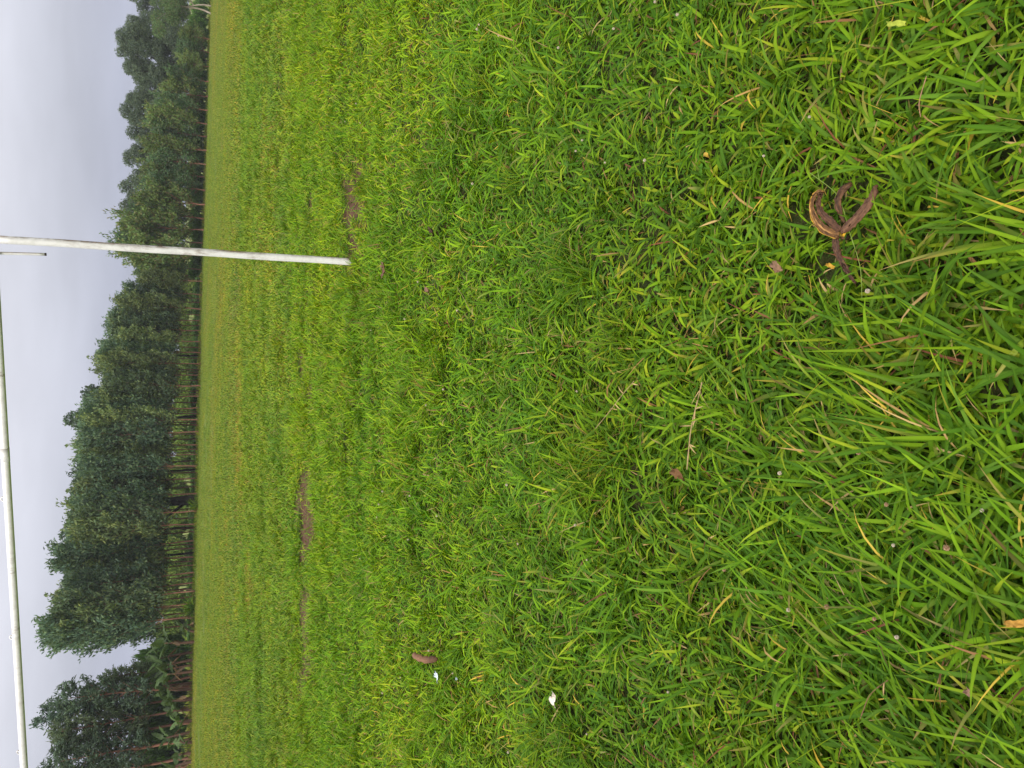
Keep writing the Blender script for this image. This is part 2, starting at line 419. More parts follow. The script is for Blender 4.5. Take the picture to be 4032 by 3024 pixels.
def near_peel(X, Y):
    o = np.zeros(len(X))
    for p in PEEL: o = np.maximum(o, np.exp(-((X - p[0]) ** 2 + (Y - p[1]) ** 2) / (2 * 0.035 ** 2)))
    return o

class Acc:
    def __init__(s): s.V, s.Q, s.C, s.n = [], [], [], 0
    def add(s, r): s.V.append(r[0]); s.Q.append(r[1] + s.n); s.C.append(r[2]); s.n += len(r[0])
    def mesh(s, name, mat=None): return mesh_np(name, np.concatenate(s.V), np.concatenate(s.Q), [mat or M_GRASS], np.concatenate(s.C), True)
def near_grass(name, y0, y1, margin, seg, fold, label, k=1.0):
    g = rng; A = Acc()
    def put(xy, *a, long=False, **kw):
        X, Y = xy[:, 0], xy[:, 1]
        keep = (Y >= y0) & (Y < y1) & (g.random(len(X)) > bare(X, Y) * 0.97)
        xy = xy[keep]; X, Y = xy[:, 0], xy[:, 1]
        f = fields(X, Y); tp = near_peel(X, Y)
        if long:
            kk = g.random(len(X)) > 1.1 * tp; xy, X, Y, f, tp = xy[kk], X[kk], Y[kk], f[kk], tp[kk]
        if xy.shape[1] == 3 and 'lean' not in kw: kw['lean'] = xy[:, 2]
        B = np.stack([X, Y, gz(X, Y) - 0.003 + g.uniform(0, 0.022, len(X)) * (1 - tp)], -1)
        A.add(blades(g, B, *a, value=(1 + 0.10 * np.sin(X * 7 + 3 * np.sin(Y * 5)) * np.sin(Y * 8))[:, None] * (1 + (LAWN - 1) * smooth(1.3, 4.2, Y + 0.5 * f)[:, None]), mask=(1 + 0.22 * f) * (1 - 0.55 * tp), **kw))
    # low broad leaves everywhere
    put(zone(y0, y1, 4600 * k, margin), (0.035, 0.092), (0.0055, 0.0120), (0.05, 1.0), (0.2, 1.4), seg, (0.67, 0.22, 0.06, 0.05), fold=fold)
    c = zone(y0, y1, 260 * k, margin)
    put(tussock(g, c, 9, 0.035), (0.05, 0.125), (0.0055, 0.0105), (0.3, 1.15), (0.4, 1.7), seg, (0.68, 0.20, 0.08, 0.04), fold=fold)
    # bunches of longer leaves where the sward is tall
    c = zone(y0, y1, 130 * k, margin); f = fields(c[:, 0], c[:, 1]); c = c[g.random(len(c)) < np.clip(0.35 + 0.9 * f, 0.03, 1)]
    put(tussock(g, c, 12, 0.04), (0.09, 0.17), (0.006, 0.011), (0.45, 1.2), (0.5, 1.8), seg + 1, (0.66, 0.22, 0.07, 0.05), fold=fold, long=True)
    # long grass lying over, near left
    c = zone(y0, y1, 170 * k, margin)
    fl = np.exp(-(((c[:, 0] + 0.40) / 0.40) ** 2 + ((c[:, 1] - 1.15) / 0.36) ** 2)); c = c[g.random(len(c)) < fl]
    if len(c): put(tussock(g, c, 9, 0.05), (0.11, 0.21), (0.0055, 0.0095), (0.3, 0.9), (0.3, 1.0), seg + 1, (0.70, 0.24, 0.03, 0.03), fold=fold, lean=1.05, long=True)
    # thin dry leaves and runners low down
    put(zone(y0, y1, 260 * k, margin), (0.05, 0.14), (0.002, 0.004), (0.0, 0.7), (0.1, 1.0), seg, (0.1, 0.0, 0.2, 0.7), fold=0.0)
    # flowering stalks
    put(zone(y0, y1, 30 * k, margin), (0.14, 0.28), (0.0016, 0.0024), (0.4, 1.2), (0.3, 1.0), seg + 2, (0.35, 0.0, 0.55, 0.10), fold=0.0, prof='thin', long=True)
    return kind_label(obj(name, A.mesh(name)), label)
def kind_label(o, label): o['label'] = label; return kind(o, 'stuff')
near_grass('grass', 0.35, 1.9, 0.35, 4, 0.28, 'dense broad leaved lawn grass nearest the camera')
near_grass('grass', 1.9, 3.9, 0.35, 3, 0.0, 'dense mixed lawn grass in the middle foreground', 0.85)

def clover():
    g = rng; xy = zone(0.3, 3.0, 520, 0.4); f = fields(xy[:, 0], xy[:, 1]); b = np.sin(xy[:, 0] * 6 + 1) * np.sin(xy[:, 1] * 7)
    xy = xy[g.random(len(xy)) < np.clip(0.05 - 0.6 * f + 0.45 * b, 0.01, 0.8)]; n = len(xy)
    c = np.concatenate([xy, (gz(xy[:, 0], xy[:, 1]) + g.uniform(0.010, 0.035, n))[:, None]], 1); sz = g.uniform(0.0035, 0.007, n); a0 = g.uniform(0, 6.28, n)
    ang = np.linspace(0, 2 * math.pi, 7)[:-1]; tl = g.normal(0, 0.25, (n, 2)); V = []
    for j in range(3):
        off = np.stack([np.cos(a0 + j * 2.094), np.sin(a0 + j * 2.094)], -1) * sz[:, None]
        ring = off[:, None] + sz[:, None, None] * 0.95 * np.stack([np.cos(ang), np.sin(ang)], -1)[None]
        z = np.einsum('nij,nj->ni', ring, tl)
        V.append(c[:, None] + np.concatenate([ring, z[..., None]], -1))
    V = np.concatenate(V, 1).reshape(-1, 3)
    q = np.array([(0, 1, 2, 3), (0, 3, 4, 5)]); q = np.concatenate([q, q + 6, q + 12])
    Q = (q[None] + (np.arange(n) * 18)[:, None, None]).reshape(-1, 4)
    C = np.repeat(np.array((0.075, 0.20, 0.018)) * g.uniform(0.75, 1.3, (n, 1)), 18, 0)
    kind_label(obj('clover', mesh_np('clover', V, Q, [M_GRASS], C)), 'small round clover leaves low among the grass')
clover()

# middle distance: square sods of turf laid edge to edge, the sods over bare scars cut individually
TS = 0.5
def sod(g, kindn, far=0.0, cull=None, ox=0, oy=0):
    """one sod; kindn 0 short, 1 mixed, 2 tall"""
    A = Acc()
    def put(xy, *a, **kw):
        B = np.concatenate([xy[:, :2], g.uniform(-0.003, 0.02, (len(xy), 1))], 1)
        if cull is not None:
            k = g.random(len(xy)) > cull(xy[:, 0] + ox, xy[:, 1] + oy) * 0.91; B = B[k]; xy = xy[k]
            B[:, 2] += gz(B[:, 0] + ox, B[:, 1] + oy)
        if xy.shape[1] == 3: kw['lean'] = xy[:, 2]
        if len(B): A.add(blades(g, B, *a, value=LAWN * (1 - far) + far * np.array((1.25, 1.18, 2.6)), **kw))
    e = TS / 2 + 0.02; wk = 1 + far * 0.5
    probs = (0.64 - 0.08 * far, 0.08, 0.22 + 0.04 * far, 0.06 + 0.04 * far)
    put(g.uniform(-e, e, (int(1000 * (1 - 0.25 * far)), 2)), (0.036, 0.088), (0.0058 * wk, 0.0112 * wk), (0.1, 1.2), (0.2, 1.4), 2, probs)
    put(tussock(g, g.uniform(-e, e, (int((18 + 14 * kindn) * (1 - 0.3 * far)), 2)), 14, 0.04), (0.05, 0.115 + 0.025 * kindn), (0.005 * wk, 0.0092 * wk), (0.4, 1.3), (0.3, 1.5), 3, (0.64, 0.12, 0.18, 0.06))
    if kindn == 2: put(tussock(g, g.uniform(-e, e, (9, 2)), 22, 0.05), (0.10, 0.19), (0.004 * wk, 0.007 * wk), (0.6, 1.35), (0.4, 1.4), 3, (0.66, 0.16, 0.13, 0.05))
    put(g.uniform(-e, e, (26, 2)), (0.05, 0.12), (0.003 * wk, 0.005 * wk), (0.0, 0.8), (0.1, 1.0), 2, (0.1, 0, 0.3, 0.6))
    return A
def turf(name, y0, y1, far, label, seed, margin=0.9, hole=False):
    g = np.random.default_rng(seed)
    ms = [sod(g, k, far).mesh('sod') for k in (0, 0, 0, 1, 1, 1, 2, 2)]
    P, I, U = [], [], Acc()
    for y in np.arange(y0 + TS / 2, y1, TS):
        W = hw(y, margin)
        for x in np.arange(-math.ceil(W / TS) * TS, W + TS, TS):
            if hole and y > 0.3 and abs(x) < hw(y, 0.3): continue
            xs, ys = np.meshgrid(np.linspace(x - .25, x + .25, 8), np.linspace(y - .25, y + .25, 8))
            f = float(fields(np.array(x * 0.8), np.array(y * 0.8))) + g.normal(0, 0.15); kd = 0 if f < -0.12 else (1 if f < 0.25 else 2)
            if bare(xs, ys).max() > 0.15:
                A = sod(g, kd, far, bare, x, y)
                V = np.concatenate(A.V); V[:, 0] += x; V[:, 1] += y; U.add((V, np.concatenate(A.Q), np.concatenate(A.C)))
            else:
                P.append((x, y, float(gz(x, y)))); I.append({0: g.integers(0, 3), 1: 3 + g.integers(0, 3), 2: 6 + g.integers(0, 2)}[kd])
    n = len(P); P = np.array(P)
    rot = np.stack([np.zeros(n), np.zeros(n), g.integers(0, 4, n) * math.pi / 2 + g.normal(0, 0.05, n)], -1)
    scatter(name, ms, P, g.uniform(0.97, 1.1, n), rot, I, label)
    if U.n: kind_label(obj(name, U.mesh('turf_by_scars')), 'patchy grass round the bare soil scars')
turf('grass', 3.9, 9.4, 0.0, 'bright short lawn grass round the foot of the goal post', 5)
turf('grass', -1.6, 3.9, 0.0, 'lawn grass to either side of the camera', 8, 2.0, True)
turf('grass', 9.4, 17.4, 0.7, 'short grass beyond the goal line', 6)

G4 = (0.55, 0.08, 0.30, 0.07)
def sq_clump(seed, n, half, Lr, Wr, seg, probs=None):
    g = np.random.default_rng(seed); B = np.concatenate([g.uniform(-half, half, (n, 2)), np.zeros((n, 1))], 1)
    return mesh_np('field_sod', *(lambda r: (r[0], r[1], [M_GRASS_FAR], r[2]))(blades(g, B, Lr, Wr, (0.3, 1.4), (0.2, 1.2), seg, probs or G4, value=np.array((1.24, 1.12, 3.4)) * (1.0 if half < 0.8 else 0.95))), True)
F1 = [sq_clump(210 + i, 1500, 0.53, (0.05, 0.11), (0.010, 0.018), 2) for i in range(5)]
F2 = [sq_clump(230 + i, 1800, 1.05, (0.07, 0.14), (0.022, 0.04), 1) for i in range(5)]
def far_field(name, ms, y0, y1, step, label):
    P = []
    for y in np.arange(y0 + step / 2, y1, step):
        W = hw(y, 3.0)
        for x in np.arange(-math.ceil(W / step) * step, W + step, step): P.append((x, y))
    P = np.array(P) + rng.normal(0, step * 0.12, (len(P), 2)); n = len(P)
    rot = np.stack([np.zeros(n), np.zeros(n), rng.integers(0, 4, n) * math.pi / 2 + rng.normal(0, 0.08, n)], -1)
    scatter(name, ms, np.stack([P[:, 0], P[:, 1], gz(P[:, 0], P[:, 1])], -1), rng.uniform(1.05, 1.3, n), rot, rng.integers(0, len(ms), n), label)
far_field('grass', F1, 17.4, 37.4, 1.0, 'yellow green grass of the playing field')
far_field('grass', F2, 37.4, 133.0, 2.0, 'pale distant grass of the field up to the trees')

# worn, dry stretches in the field
def worn():
    g = np.random.default_rng(12); ms = [sq_clump(260 + i, 260, 0.45, (0.04, 0.09), (0.008, 0.016), 2, (0.22, 0.0, 0.18, 0.60)) for i in range(3)]; P = []
    for cx, cy, rx, ry, n in ((945, 1760, 14, 170, 90), (925, 1330, 16, 230, 60), (880, 420, 10, 420, 70), (985, 2350, 10, 260, 40), (1060, 760, 12, 150, 25), (900, 2500, 8, 300, 40)):
        for _ in range(n): P.append(gp(cx + g.normal(0, rx), cy + g.normal(0, ry)))
    n = len(P); scatter('dry_grass', ms, np.array(P), g.uniform(0.7, 1.4, n), np.stack([np.zeros(n)] * 2 + [g.uniform(0, 6, n)], -1), g.integers(0, 3, n), 'brownish worn stretches of dry grass in the field')
worn()
# fine leaved taller tufts standing out of the lawn
T1 = [clump(300 + i, 80, 0.075, (0.09, 0.25), (0.003, 0.006), (0.55, 1.5), (0.3, 1.5), 5, (0.62, 0.12, 0.20, 0.06), prof='thin') for i in range(6)]
TUFTS = [(1690, 690, 1.0), (1930, 360, 1.0), (1520, 1180, 0.9), (1480, 760, 1.0), (1440, 735, 0.9), (1235, 885, 0.9), (1735, 2795, 1.0), (1480, 1290, 0.9), (1430, 1190, 0.8),
         (2330, 1850, 1.0), (2380, 1890, 0.9), (2050, 730, 0.8), (1910, 1945, 0.8), (1660, 2240, 0.8), (2420, 1770, 0.7), (2200, 1250, 0.8), (2150, 1160, 0.8), (1335, 1290, 0.7),
         (1265, 1260, 0.7), (2520, 1420, 0.8), (2460, 1330, 0.9), (2000, 2560, 0.8), (1400, 2750, 0.8), (1350, 2650, 0.7), (2250, 1020, 0.8), (2320, 1090, 0.8), (1560, 1270, 0.8),
         (1530, 640, 0.7), (1470, 560, 0.7), (1780, 2930, 0.8), (2140, 2880, 0.9), (2260, 2900, 0.8), (2080, 2080, 0.7), (1600, 1480, 0.7)]
TUFTS = [(x, y, q * rng.uniform(0.65, 1.15)) for x, y, q in TUFTS] + [(1402, 1052, 0.45), (1398, 1018, 0.4), (1404, 1032, 0.35)]
P = np.array([gp(x, y) for x, y, s in TUFTS])
scatter('grass_tufts', T1, P, [s for *_, s in TUFTS], np.stack([rng.normal(0, .1, len(P)), rng.normal(0, .1, len(P)), rng.uniform(0, 6.28, len(P))], -1), rng.integers(0, 6, len(P)),
        'taller fine leaved grass tufts standing out of the lawn')

# ------------------------------------------------------------------ football goal
def build_goal():
    mt, ns, ls = new_mat('worn_white_paint')
    nz = noise(ns, ls, 14, 8, 0.7, 'obj', (1, 1, 0.22)); n2 = noise(ns, ls, 3.0, 3, 0.5, 'obj')
    dirt = N(ns, 'ShaderNodeMath', operation='MULTIPLY'); ls.new(maprange(ns, ls, nz, 0.52, 0.66), dirt.inputs[0]); ls.new(maprange(ns, ls, n2, 0.45, 0.62), dirt.inputs[1])
    sn = N(ns, 'ShaderNodeSeparateXYZ'); ls.new(N(ns, 'ShaderNodeNewGeometry').outputs['Normal'], sn.inputs[0])
    st = N(ns, 'ShaderNodeMath', operation='MULTIPLY'); ls.new(maprange(ns, ls, sn.outputs['X'], 0.05, 0.75), st.inputs[0]); ls.new(maprange(ns, ls, noise(ns, ls, 5, 6, 0.7, 'obj', (1, 1, 0.5)), 0.44, 0.56), st.inputs[1])
    mx_ = N(ns, 'ShaderNodeMath', operation='MAXIMUM'); ls.new(dirt.outputs[0], mx_.inputs[0]); ls.new(st.outputs[0], mx_.inputs[1]); dirt = mx_
    base = ramp_node(ns, [(0.3, (0.70, 0.69, 0.66)), (0.6, (0.82, 0.81, 0.79))]); ls.new(noise(ns, ls, 25, 4, 0.6, 'obj'), base.inputs['Fac'])
    dc = ramp_node(ns, [(0.35, (0.10, 0.06, 0.035)), (0.65, (0.32, 0.22, 0.13))]); ls.new(noise(ns, ls, 60, 4, 0.6, 'obj'), dc.inputs['Fac'])
    col = mixc(ns, ls, base.outputs[0], dc.outputs[0], dirt.outputs[0])
    p = N(ns, 'ShaderNodeBsdfPrincipled'); ls.new(col, p.inputs['Base Color']); p.inputs['Roughness'].default_value = 0.42
    o = N(ns, 'ShaderNodeOutputMaterial'); ls.new(p.outputs[0], o.inputs['Surface'])
    M = [mt]
    A = gp(1390, 1032); A[2] = float(gz(A[0], A[1]))
    Hb = 2.44
    _a = ray(95, 3024); _b = ray(-15, 1310); _a = _a * (Hb - EYE) / _a[2]; _b = _b * (Hb - EYE) / _b[2]
    dv = np.array([_a[0] - A[0], _a[1] - A[1], 0]); dv /= np.linalg.norm(dv)
    bk = np.array([1.235 - 0.923, 8.528 - 6.404, 0]); bk /= np.linalg.norm(bk)
    root = empty('football_goal', tuple(A))
    tag(root, 'white painted metal football goal with scuffed post and crossbar', 'goal')
    r = 0.0272
    def part(name, mb, parent=root): return obj(name, mb.mesh(name, M, True), parent)
    # uprights (slightly dented line, painted)
    for off in (0.0, 7.32):
        q = dv * off
        zb = float(gz(A[0] + q[0], A[1] + q[1])) - A[2]
        mb = MB(); zz = np.linspace(zb - 0.05, Hb - A[2] - r * 0.5, 26)
        mb.tube([(q[0] + 0.0015 * math.sin(z * 7), q[1], z) for z in zz], r, 20)
        part('post', mb)
    mb = MB(); L = np.linspace(-r, 7.32 + r, 40)
    mb.tube([dv * l + np.array([0, 0, Hb - A[2]]) for l in L], r * 1.02, 20); bar = part('crossbar', mb)
    mb = MB(); c0 = dv * 1.55 + np.array([0, 0, Hb - A[2]])
    mb.tube([c0 - dv * 0.05, c0 + dv * 0.05], r * 1.06, 20); obj('sleeve', mb.mesh('sleeve', M, True), bar)
    # net hooks: little open curls welded on the upper rear of the bar
    for px, py in ((5, 1535), (33, 1962), (62, 2517), (86, 2985), (-40, 1140)):
        d = ray(px, py); t = (Hb - EYE) / d[2]; q = d * t + np.array([0, 0, EYE]); l = np.dot(q - A, dv)
        for l2 in ((l,) if py != 1140 else (l, 4.6, 5.4, 6.3)):
            c = dv * l2 + np.array([0, 0, Hb - A[2]]) + bk * 0.008 + np.array([0, 0, r * 0.98])
            a = np.linspace(-0.6, 4.1, 12)
            pts = [c + 0.016 * (dv * math.cos(x) + (np.array([0, 0, 1]) * 0.8 + bk * 0.6) * (math.sin(x) + 0.55)) for x in a]
            mb = MB(); mb.tube(pts, 0.0045, 8); obj('net_hook', mb.mesh('net_hook', M, True), bar)
    # short pipe stubs hanging behind the bar near the uprights
    for off, n_ in ((0, 1), (7.32, 1)):
        q0, q1 = ray(-28, 996) , ray(176, 1001.5); Yp = A[1] + 0.06
        p0 = np.array([0, 0, EYE]) + q0 * Yp / q0[1] - A; p1 = np.array([0, 0, EYE]) + q1 * Yp / q1[1] - A
        if off: d0 = p1 - p0; p0 = dv * 7.25 + np.array([0, 0.06, p0[2]]); p1 = p0 + d0
        mb = MB(); mb.tube([p0 + (p1 - p0) * k for k in np.linspace(0, 1, 8)], 0.0095, 12); rod = part('net_bracket', mb)
        mb = MB(); mb.tube([p1, p1 + (p1 - p0) * 0.035], 0.0105, 12); obj('end_cap', mb.mesh('end_cap', [M_BARK_DARK], True), rod)
build_goal()
# ------------------------------------------------------------------ trees
def unit(v): return v / (np.linalg.norm(v, axis=-1, keepdims=True) + 1e-9)
def leaf_quads(C, D, L, W, col, g, curl=0.25):
    """diamond leaves: centres C, directions D, lengths L, widths W -> verts, quads(as 2 tris folded), tints"""
    n = len(C)
    D = unit(D); rv = unit(g.normal(size=(n, 3))); S = unit(np.cross(D, rv)); Nn = np.cross(S, D)
    L = L[:, None]; W = W[:, None]
    b = C - D * L * 0.5; t = C + D * L * 0.5 + Nn * L * curl * -0.5
    m1 = C + S * W * 0.5 + Nn * W * 0.15; m2 = C - S * W * 0.5 + Nn * W * 0.15
    V = np.stack([b, m1, t, m2], 1).reshape(-1, 3)
    Q = np.arange(n * 4).reshape(-1, 4)
    return V, Q, np.repeat(col, 4, axis=0)
def leaf_cols(n, pal, g, var=0.3):
    pal = np.array(pal); c = pal[g.integers(0, len(pal), n)]
    return c * g.uniform(1 - var, 1 + var, (n, 1))
def finish_crown(V, Q, C, name, mat=None): return mesh_np(name, V, Q, [mat or M_LEAF], C)

PAL_FEATHER = [(0.129, 0.201, 0.099), (0.102, 0.172, 0.09), (0.156, 0.228, 0.112), (0.195, 0.255, 0.105), (0.081, 0.134, 0.078)]
PAL_EUC = [(0.079, 0.13, 0.077), (0.097, 0.153, 0.094), (0.121, 0.178, 0.112), (0.058, 0.099, 0.062)]
PAL_FAREUC = [(0.075, 0.116, 0.077), (0.096, 0.143, 0.092), (0.116, 0.163, 0.105), (0.136, 0.177, 0.1)]
PAL_BUSH = [(0.102, 0.187, 0.068), (0.13, 0.219, 0.075), (0.082, 0.155, 0.062), (0.154, 0.23, 0.082), (0.16, 0.171, 0.082)]
PAL_SHRUB = [(0.172, 0.286, 0.047), (0.225, 0.34, 0.064), (0.138, 0.224, 0.047), (0.276, 0.34, 0.079)]
PAL_HEDGE = [(0.086, 0.172, 0.044), (0.121, 0.241, 0.052), (0.155, 0.31, 0.061)]

def branchy(seed, H, z0, rfun, nb, upang, npl, ll, lw, pal, trunk_r, sprig=0.35, droop=0.0, upleaf=0.6, wob=0.12, limbs=True, sides=6, spread=0.22, topspike=True):
    """unit tree of height H: returns trunk mesh builder and crown arrays. Leaves cluster on sprigs along rising branches."""
    g = np.random.default_rng(seed)
    tb = MB()
    nz = 14; zz = np.linspace(-0.25, H * 0.97, nz)
    wx = np.cumsum(g.normal(0, wob / 4, nz)); wy = np.cumsum(g.normal(0, wob / 4, nz)); wx -= wx[0]; wy -= wy[0]
    tp = np.stack([wx, wy, zz], -1)
    tr = trunk_r * (1 - 0.88 * np.clip(zz / H, 0, 1)) * np.where(zz < 0.25, 1.25, 1.0)
    tb.tube(tp, tr, sides + 2)
    Cs, Ds = [], []
    for k in range(nb):
        t = (k + g.uniform(0, 1)) / nb
        z = z0 + (H - z0) * t
        r = rfun(t) * g.uniform(0.6, 1.15)
        a = k * 2.399 + g.normal(0, 0.5)
        p0 = np.array([np.interp(z, zz, wx), np.interp(z, zz, wy), z])
        e = upang + g.normal(0, 0.18)
        L = r / max(0.25, math.cos(e))
        s = np.linspace(0, 1, 6)[:, None]
        h = np.array([math.cos(a), math.sin(a), 0])
        e_t = e + 0.35 * s - droop * s ** 2
        br = p0 + np.cumsum(np.concatenate([np.zeros((1, 3)), (np.cos(e_t[1:]) * h + np.sin(e_t[1:]) * np.array([0, 0, 1.0])) * L / 5]), 0)
        if limbs and t < 0.75: tb.tube(br, np.linspace(trunk_r * 0.35 * (1 - 0.6 * t), 0.012, 6), 4, False)
        nsp = max(3, int(L / sprig * 2.2))
        for q in range(nsp):
            u = g.uniform(0.25, 1.0) ** 0.8
            c = np.array([np.interp(u, s[:, 0], br[:, i]) for i in range(3)])
            sd = unit(unit(br[-1] - br[0]) * 0.7 + g.normal(0, 0.55, 3) + np.array([0, 0, upleaf]))
            nl = int(npl * g.uniform(0.6, 1.4))
            tt = g.uniform(0, 1, nl)[:, None]
            Cs.append(c + sd * tt * sprig * 1.6 + g.normal(0, spread, (nl, 3)) * (1.1 - 0.6 * tt) * sprig * 1.6)
            Ds.append(sd + g.normal(0, 0.5, (nl, 3)) - np.array([0, 0, droop]))
    C = np.concatenate(Cs); D = np.concatenate(Ds); n = len(C)
    V, Q, T = leaf_quads(C, D, g.uniform(0.7, 1.3, n) * ll, g.uniform(0.7, 1.3, n) * lw, leaf_cols(n, pal, g), g)
    return tb, (V, Q, T)
def puffy(seed, H, puffs, npuff, ll, lw, pal, trunk_r, lean=0.0, zlow=0.35, spread=1.6, psize=(0.7, 1.3), flat=0.75):
    """tree with separate rounded foliage clumps on limbs, sky showing between"""
    g = np.random.default_rng(seed); tb = MB()
    zz = np.linspace(-0.25, H * 0.93, 12); wx = lean * (zz / H) ** 2 + np.cumsum(g.normal(0, 0.05, 12)); wy = np.cumsum(g.normal(0, 0.05, 12)); wx -= wx[0]; wy -= wy[0]
    tb.tube(np.stack([wx, wy, zz], -1), trunk_r * (1 - 0.85 * np.clip(zz / H, 0, 1)), 8)
    Cs, Ds = [], []
    for k in range(puffs):
        t = (k + g.uniform(0.2, 0.8)) / puffs; z = H * (zlow + (1 - zlow) * t) - 0.4
        rr = spread * math.sin(math.pi * min(0.98, 0.22 + 0.75 * t)) ** 0.7 * g.uniform(0.35, 1.1) * (0.35 if t > 0.9 else 1)
        a = g.uniform(0, 6.283); c = np.array([np.interp(z, zz, wx) + rr * math.cos(a), np.interp(z, zz, wy) + rr * math.sin(a), z])
        zb = max(0.3, z - rr * 1.1 - 0.5); p0 = np.array([np.interp(zb, zz, wx), np.interp(zb, zz, wy), zb])
        tb.tube([p0, (p0 + c) / 2 + np.array([0, 0, -0.1]), c], [trunk_r * 0.35, trunk_r * 0.25, 0.02], 4, False)
        R0 = g.uniform(*psize); n = int(npuff * R0 ** 2)
        d = unit(g.normal(size=(n, 3))); rad = R0 * g.uniform(0.35, 1.0, (n, 1)) ** 0.5
        lump = 1 + 0.25 * np.sin(d[:, :1] * 5 + k) * np.sin(d[:, 1:2] * 6 + 2 * k)
        Cs.append(c + d * rad * lump * np.array([1, 1, flat])); Ds.append(d * 0.6 + g.normal(0, 0.6, (n, 3)))
    C = np.concatenate(Cs); D = np.concatenate(Ds); n = len(C)
    V, Q, T = leaf_quads(C, D, g.uniform(0.7, 1.3, n) * ll, g.uniform(0.7, 1.3, n) * lw, leaf_cols(n, pal, g), g)
    return tb, (V, Q, T)
class Proto:
    def __init__(s, H, tb, crown, bark): s.H = H; s.trunk = tb.mesh('trunk', [bark], True); s.crown = finish_crown(*crown, 'crown')
def plant(name, proto, X, Y, H, label, cat='tree', group=None, wide=1.0, rz=None):
    e = empty(name, (X, Y, float(gz(X, Y))), rng.uniform(0, 6.28) if rz is None else rz)
    k = H / proto.H; wide *= rng.uniform(0.85, 1.15); e.scale = (k * wide, k * wide, k)
    e.rotation_euler = (rng.normal(0, 0.02), rng.normal(0, 0.02), e.rotation_euler[2])
    obj('trunk', proto.trunk, e); obj('crown', proto.crown, e)
    return tag(e, label, cat, group)

# --- prototypes
def ovate(w): return lambda t: w * (0.62 + 0.75 * t) * (1 - t) ** 0.42 + 0.15
def tinted_pal(pal, i):
    f = [(1, 1, 1), (1.22, 1.10, 0.85), (0.80, 0.88, 1.0), (1.38, 1.24, 1.0), (0.92, 1.0, 1.15)][i % 5]
    return [tuple(c * k for c, k in zip(q, f)) for q in pal]
FEATHER = [Proto(10, *branchy(400 + i, 9.6, 1.9, ovate(2.0), 44, 0.72, 20, 0.36, 0.13, tinted_pal(PAL_FEATHER, i), 0.072, sprig=0.62, upleaf=0.8, spread=0.24), M_BARK_RED) for i in range(5)]
LONGLEAF = [Proto(10, *branchy(420 + i, 10, 2.8, ovate(1.7), 36, 0.7, 13, 0.40, 0.11, tinted_pal(PAL_EUC, i + 3), 0.13, sprig=0.45, upleaf=0.15, droop=0.35), M_BARK_RED) for i in range(4)]
FAREUC = [Proto(12, *puffy(440 + i, 12, 15, 380, 0.30, 0.12, PAL_FAREUC, 0.16, lean=0.4 * (i - 1), zlow=0.34, spread=1.8, psize=(0.75, 1.35)), M_BARK_DARK) for i in range(4)]
BUSHY = [Proto(6, *branchy(460 + i, 5.7, 0.7, lambda t: 2.0 * math.sin(math.pi * min(1, 0.18 + 0.80 * t)) ** 0.8 + 0.1, 42, 0.6, 20, 0.32, 0.12, tinted_pal(PAL_BUSH, i + 1), 0.08, sprig=0.58, upleaf=0.7, spread=0.25), M_BARK_RED) for i in range(4)]
BROAD = [Proto(10, *puffy(480 + i, 10, 16, 420, 0.26, 0.17, PAL_EUC, (0.40, 0.13)[i], lean=0.5, zlow=(0.38, 0.5)[i], spread=2.6, psize=(0.5, 1.1)), M_BARK_DARK) for i in range(2)]

# skyline read from the photograph: (picture row, picture column of the tree tops)
SKYL = np.array([(3024, 118), (3000, 120), (2978, 160), (2917, 172), (2857, 208), (2800, 173), (2754, 130), (2698, 187), (2670, 240), (2633, 297), (2609, 336), (2586, 400), (2572, 460), (2560, 400), (2539, 350), (2500, 240),
                 (2455, 177), (2437, 148), (2404, 177), (2362, 187), (2320, 210), (2275, 240), (2205, 235), (2169, 220), (2101, 214), (2065, 262), (2011, 250), (1952, 271), (1911, 305), (1844, 300), (1794, 310), (1753, 272), (1721, 298),
                 (1680, 320), (1636, 345), (1608, 318), (1568, 350), (1527, 362), (1491, 385), (1433, 368), (1378, 378), (1351, 420), (1329, 435), (1301, 405), (1250, 420), (1211, 430), (1166, 475), (1112, 527), (1080, 511), (1003, 472), (949, 470),
                 (913, 478), (881, 470), (850, 500), (818, 462), (741, 460), (705, 508), (669, 482), (633, 508), (592, 530), (547, 495), (488, 463), (420, 495), (343, 527), (312, 486), (258, 449), (240, 472), (199, 454), (158, 474), (108, 497),
                 (68, 552), (23, 495), (0, 500), (-200, 480)])[::-1]
def top_px(y): return float(np.interp(y, SKYL[:, 0], SKYL[:, 1]))
def dist(y): return float(np.interp(y, [-300, 0, 950, 1512, 2300, 3024, 3400], [122, 112, 95, 80, 67, 60, 57]))
ORD = ['first', 'second', 'third', 'fourth', 'fifth', 'sixth', 'seventh', 'eighth', 'ninth', 'tenth', 'eleventh', 'twelfth', 'thirteenth', 'fourteenth', 'fifteenth', 'sixteenth', 'seventeenth', 'eighteenth', 'nineteenth', 'twentieth',
       'twenty-first', 'twenty-second', 'twenty-third', 'twenty-fourth', 'twenty-fifth', 'twenty-sixth', 'twenty-seventh', 'twenty-eighth', 'twenty-ninth', 'thirtieth', 'thirty-first', 'thirty-second', 'thirty-third', 'thirty-fourth', 'thirty-fifth']
def spot(y, dy=0.0):
    Y = dist(y) + dy; return az(y) * Y, Y
def tree_H(y, X, Y, px): return ztop(px, Y) - float(gz(X, Y))

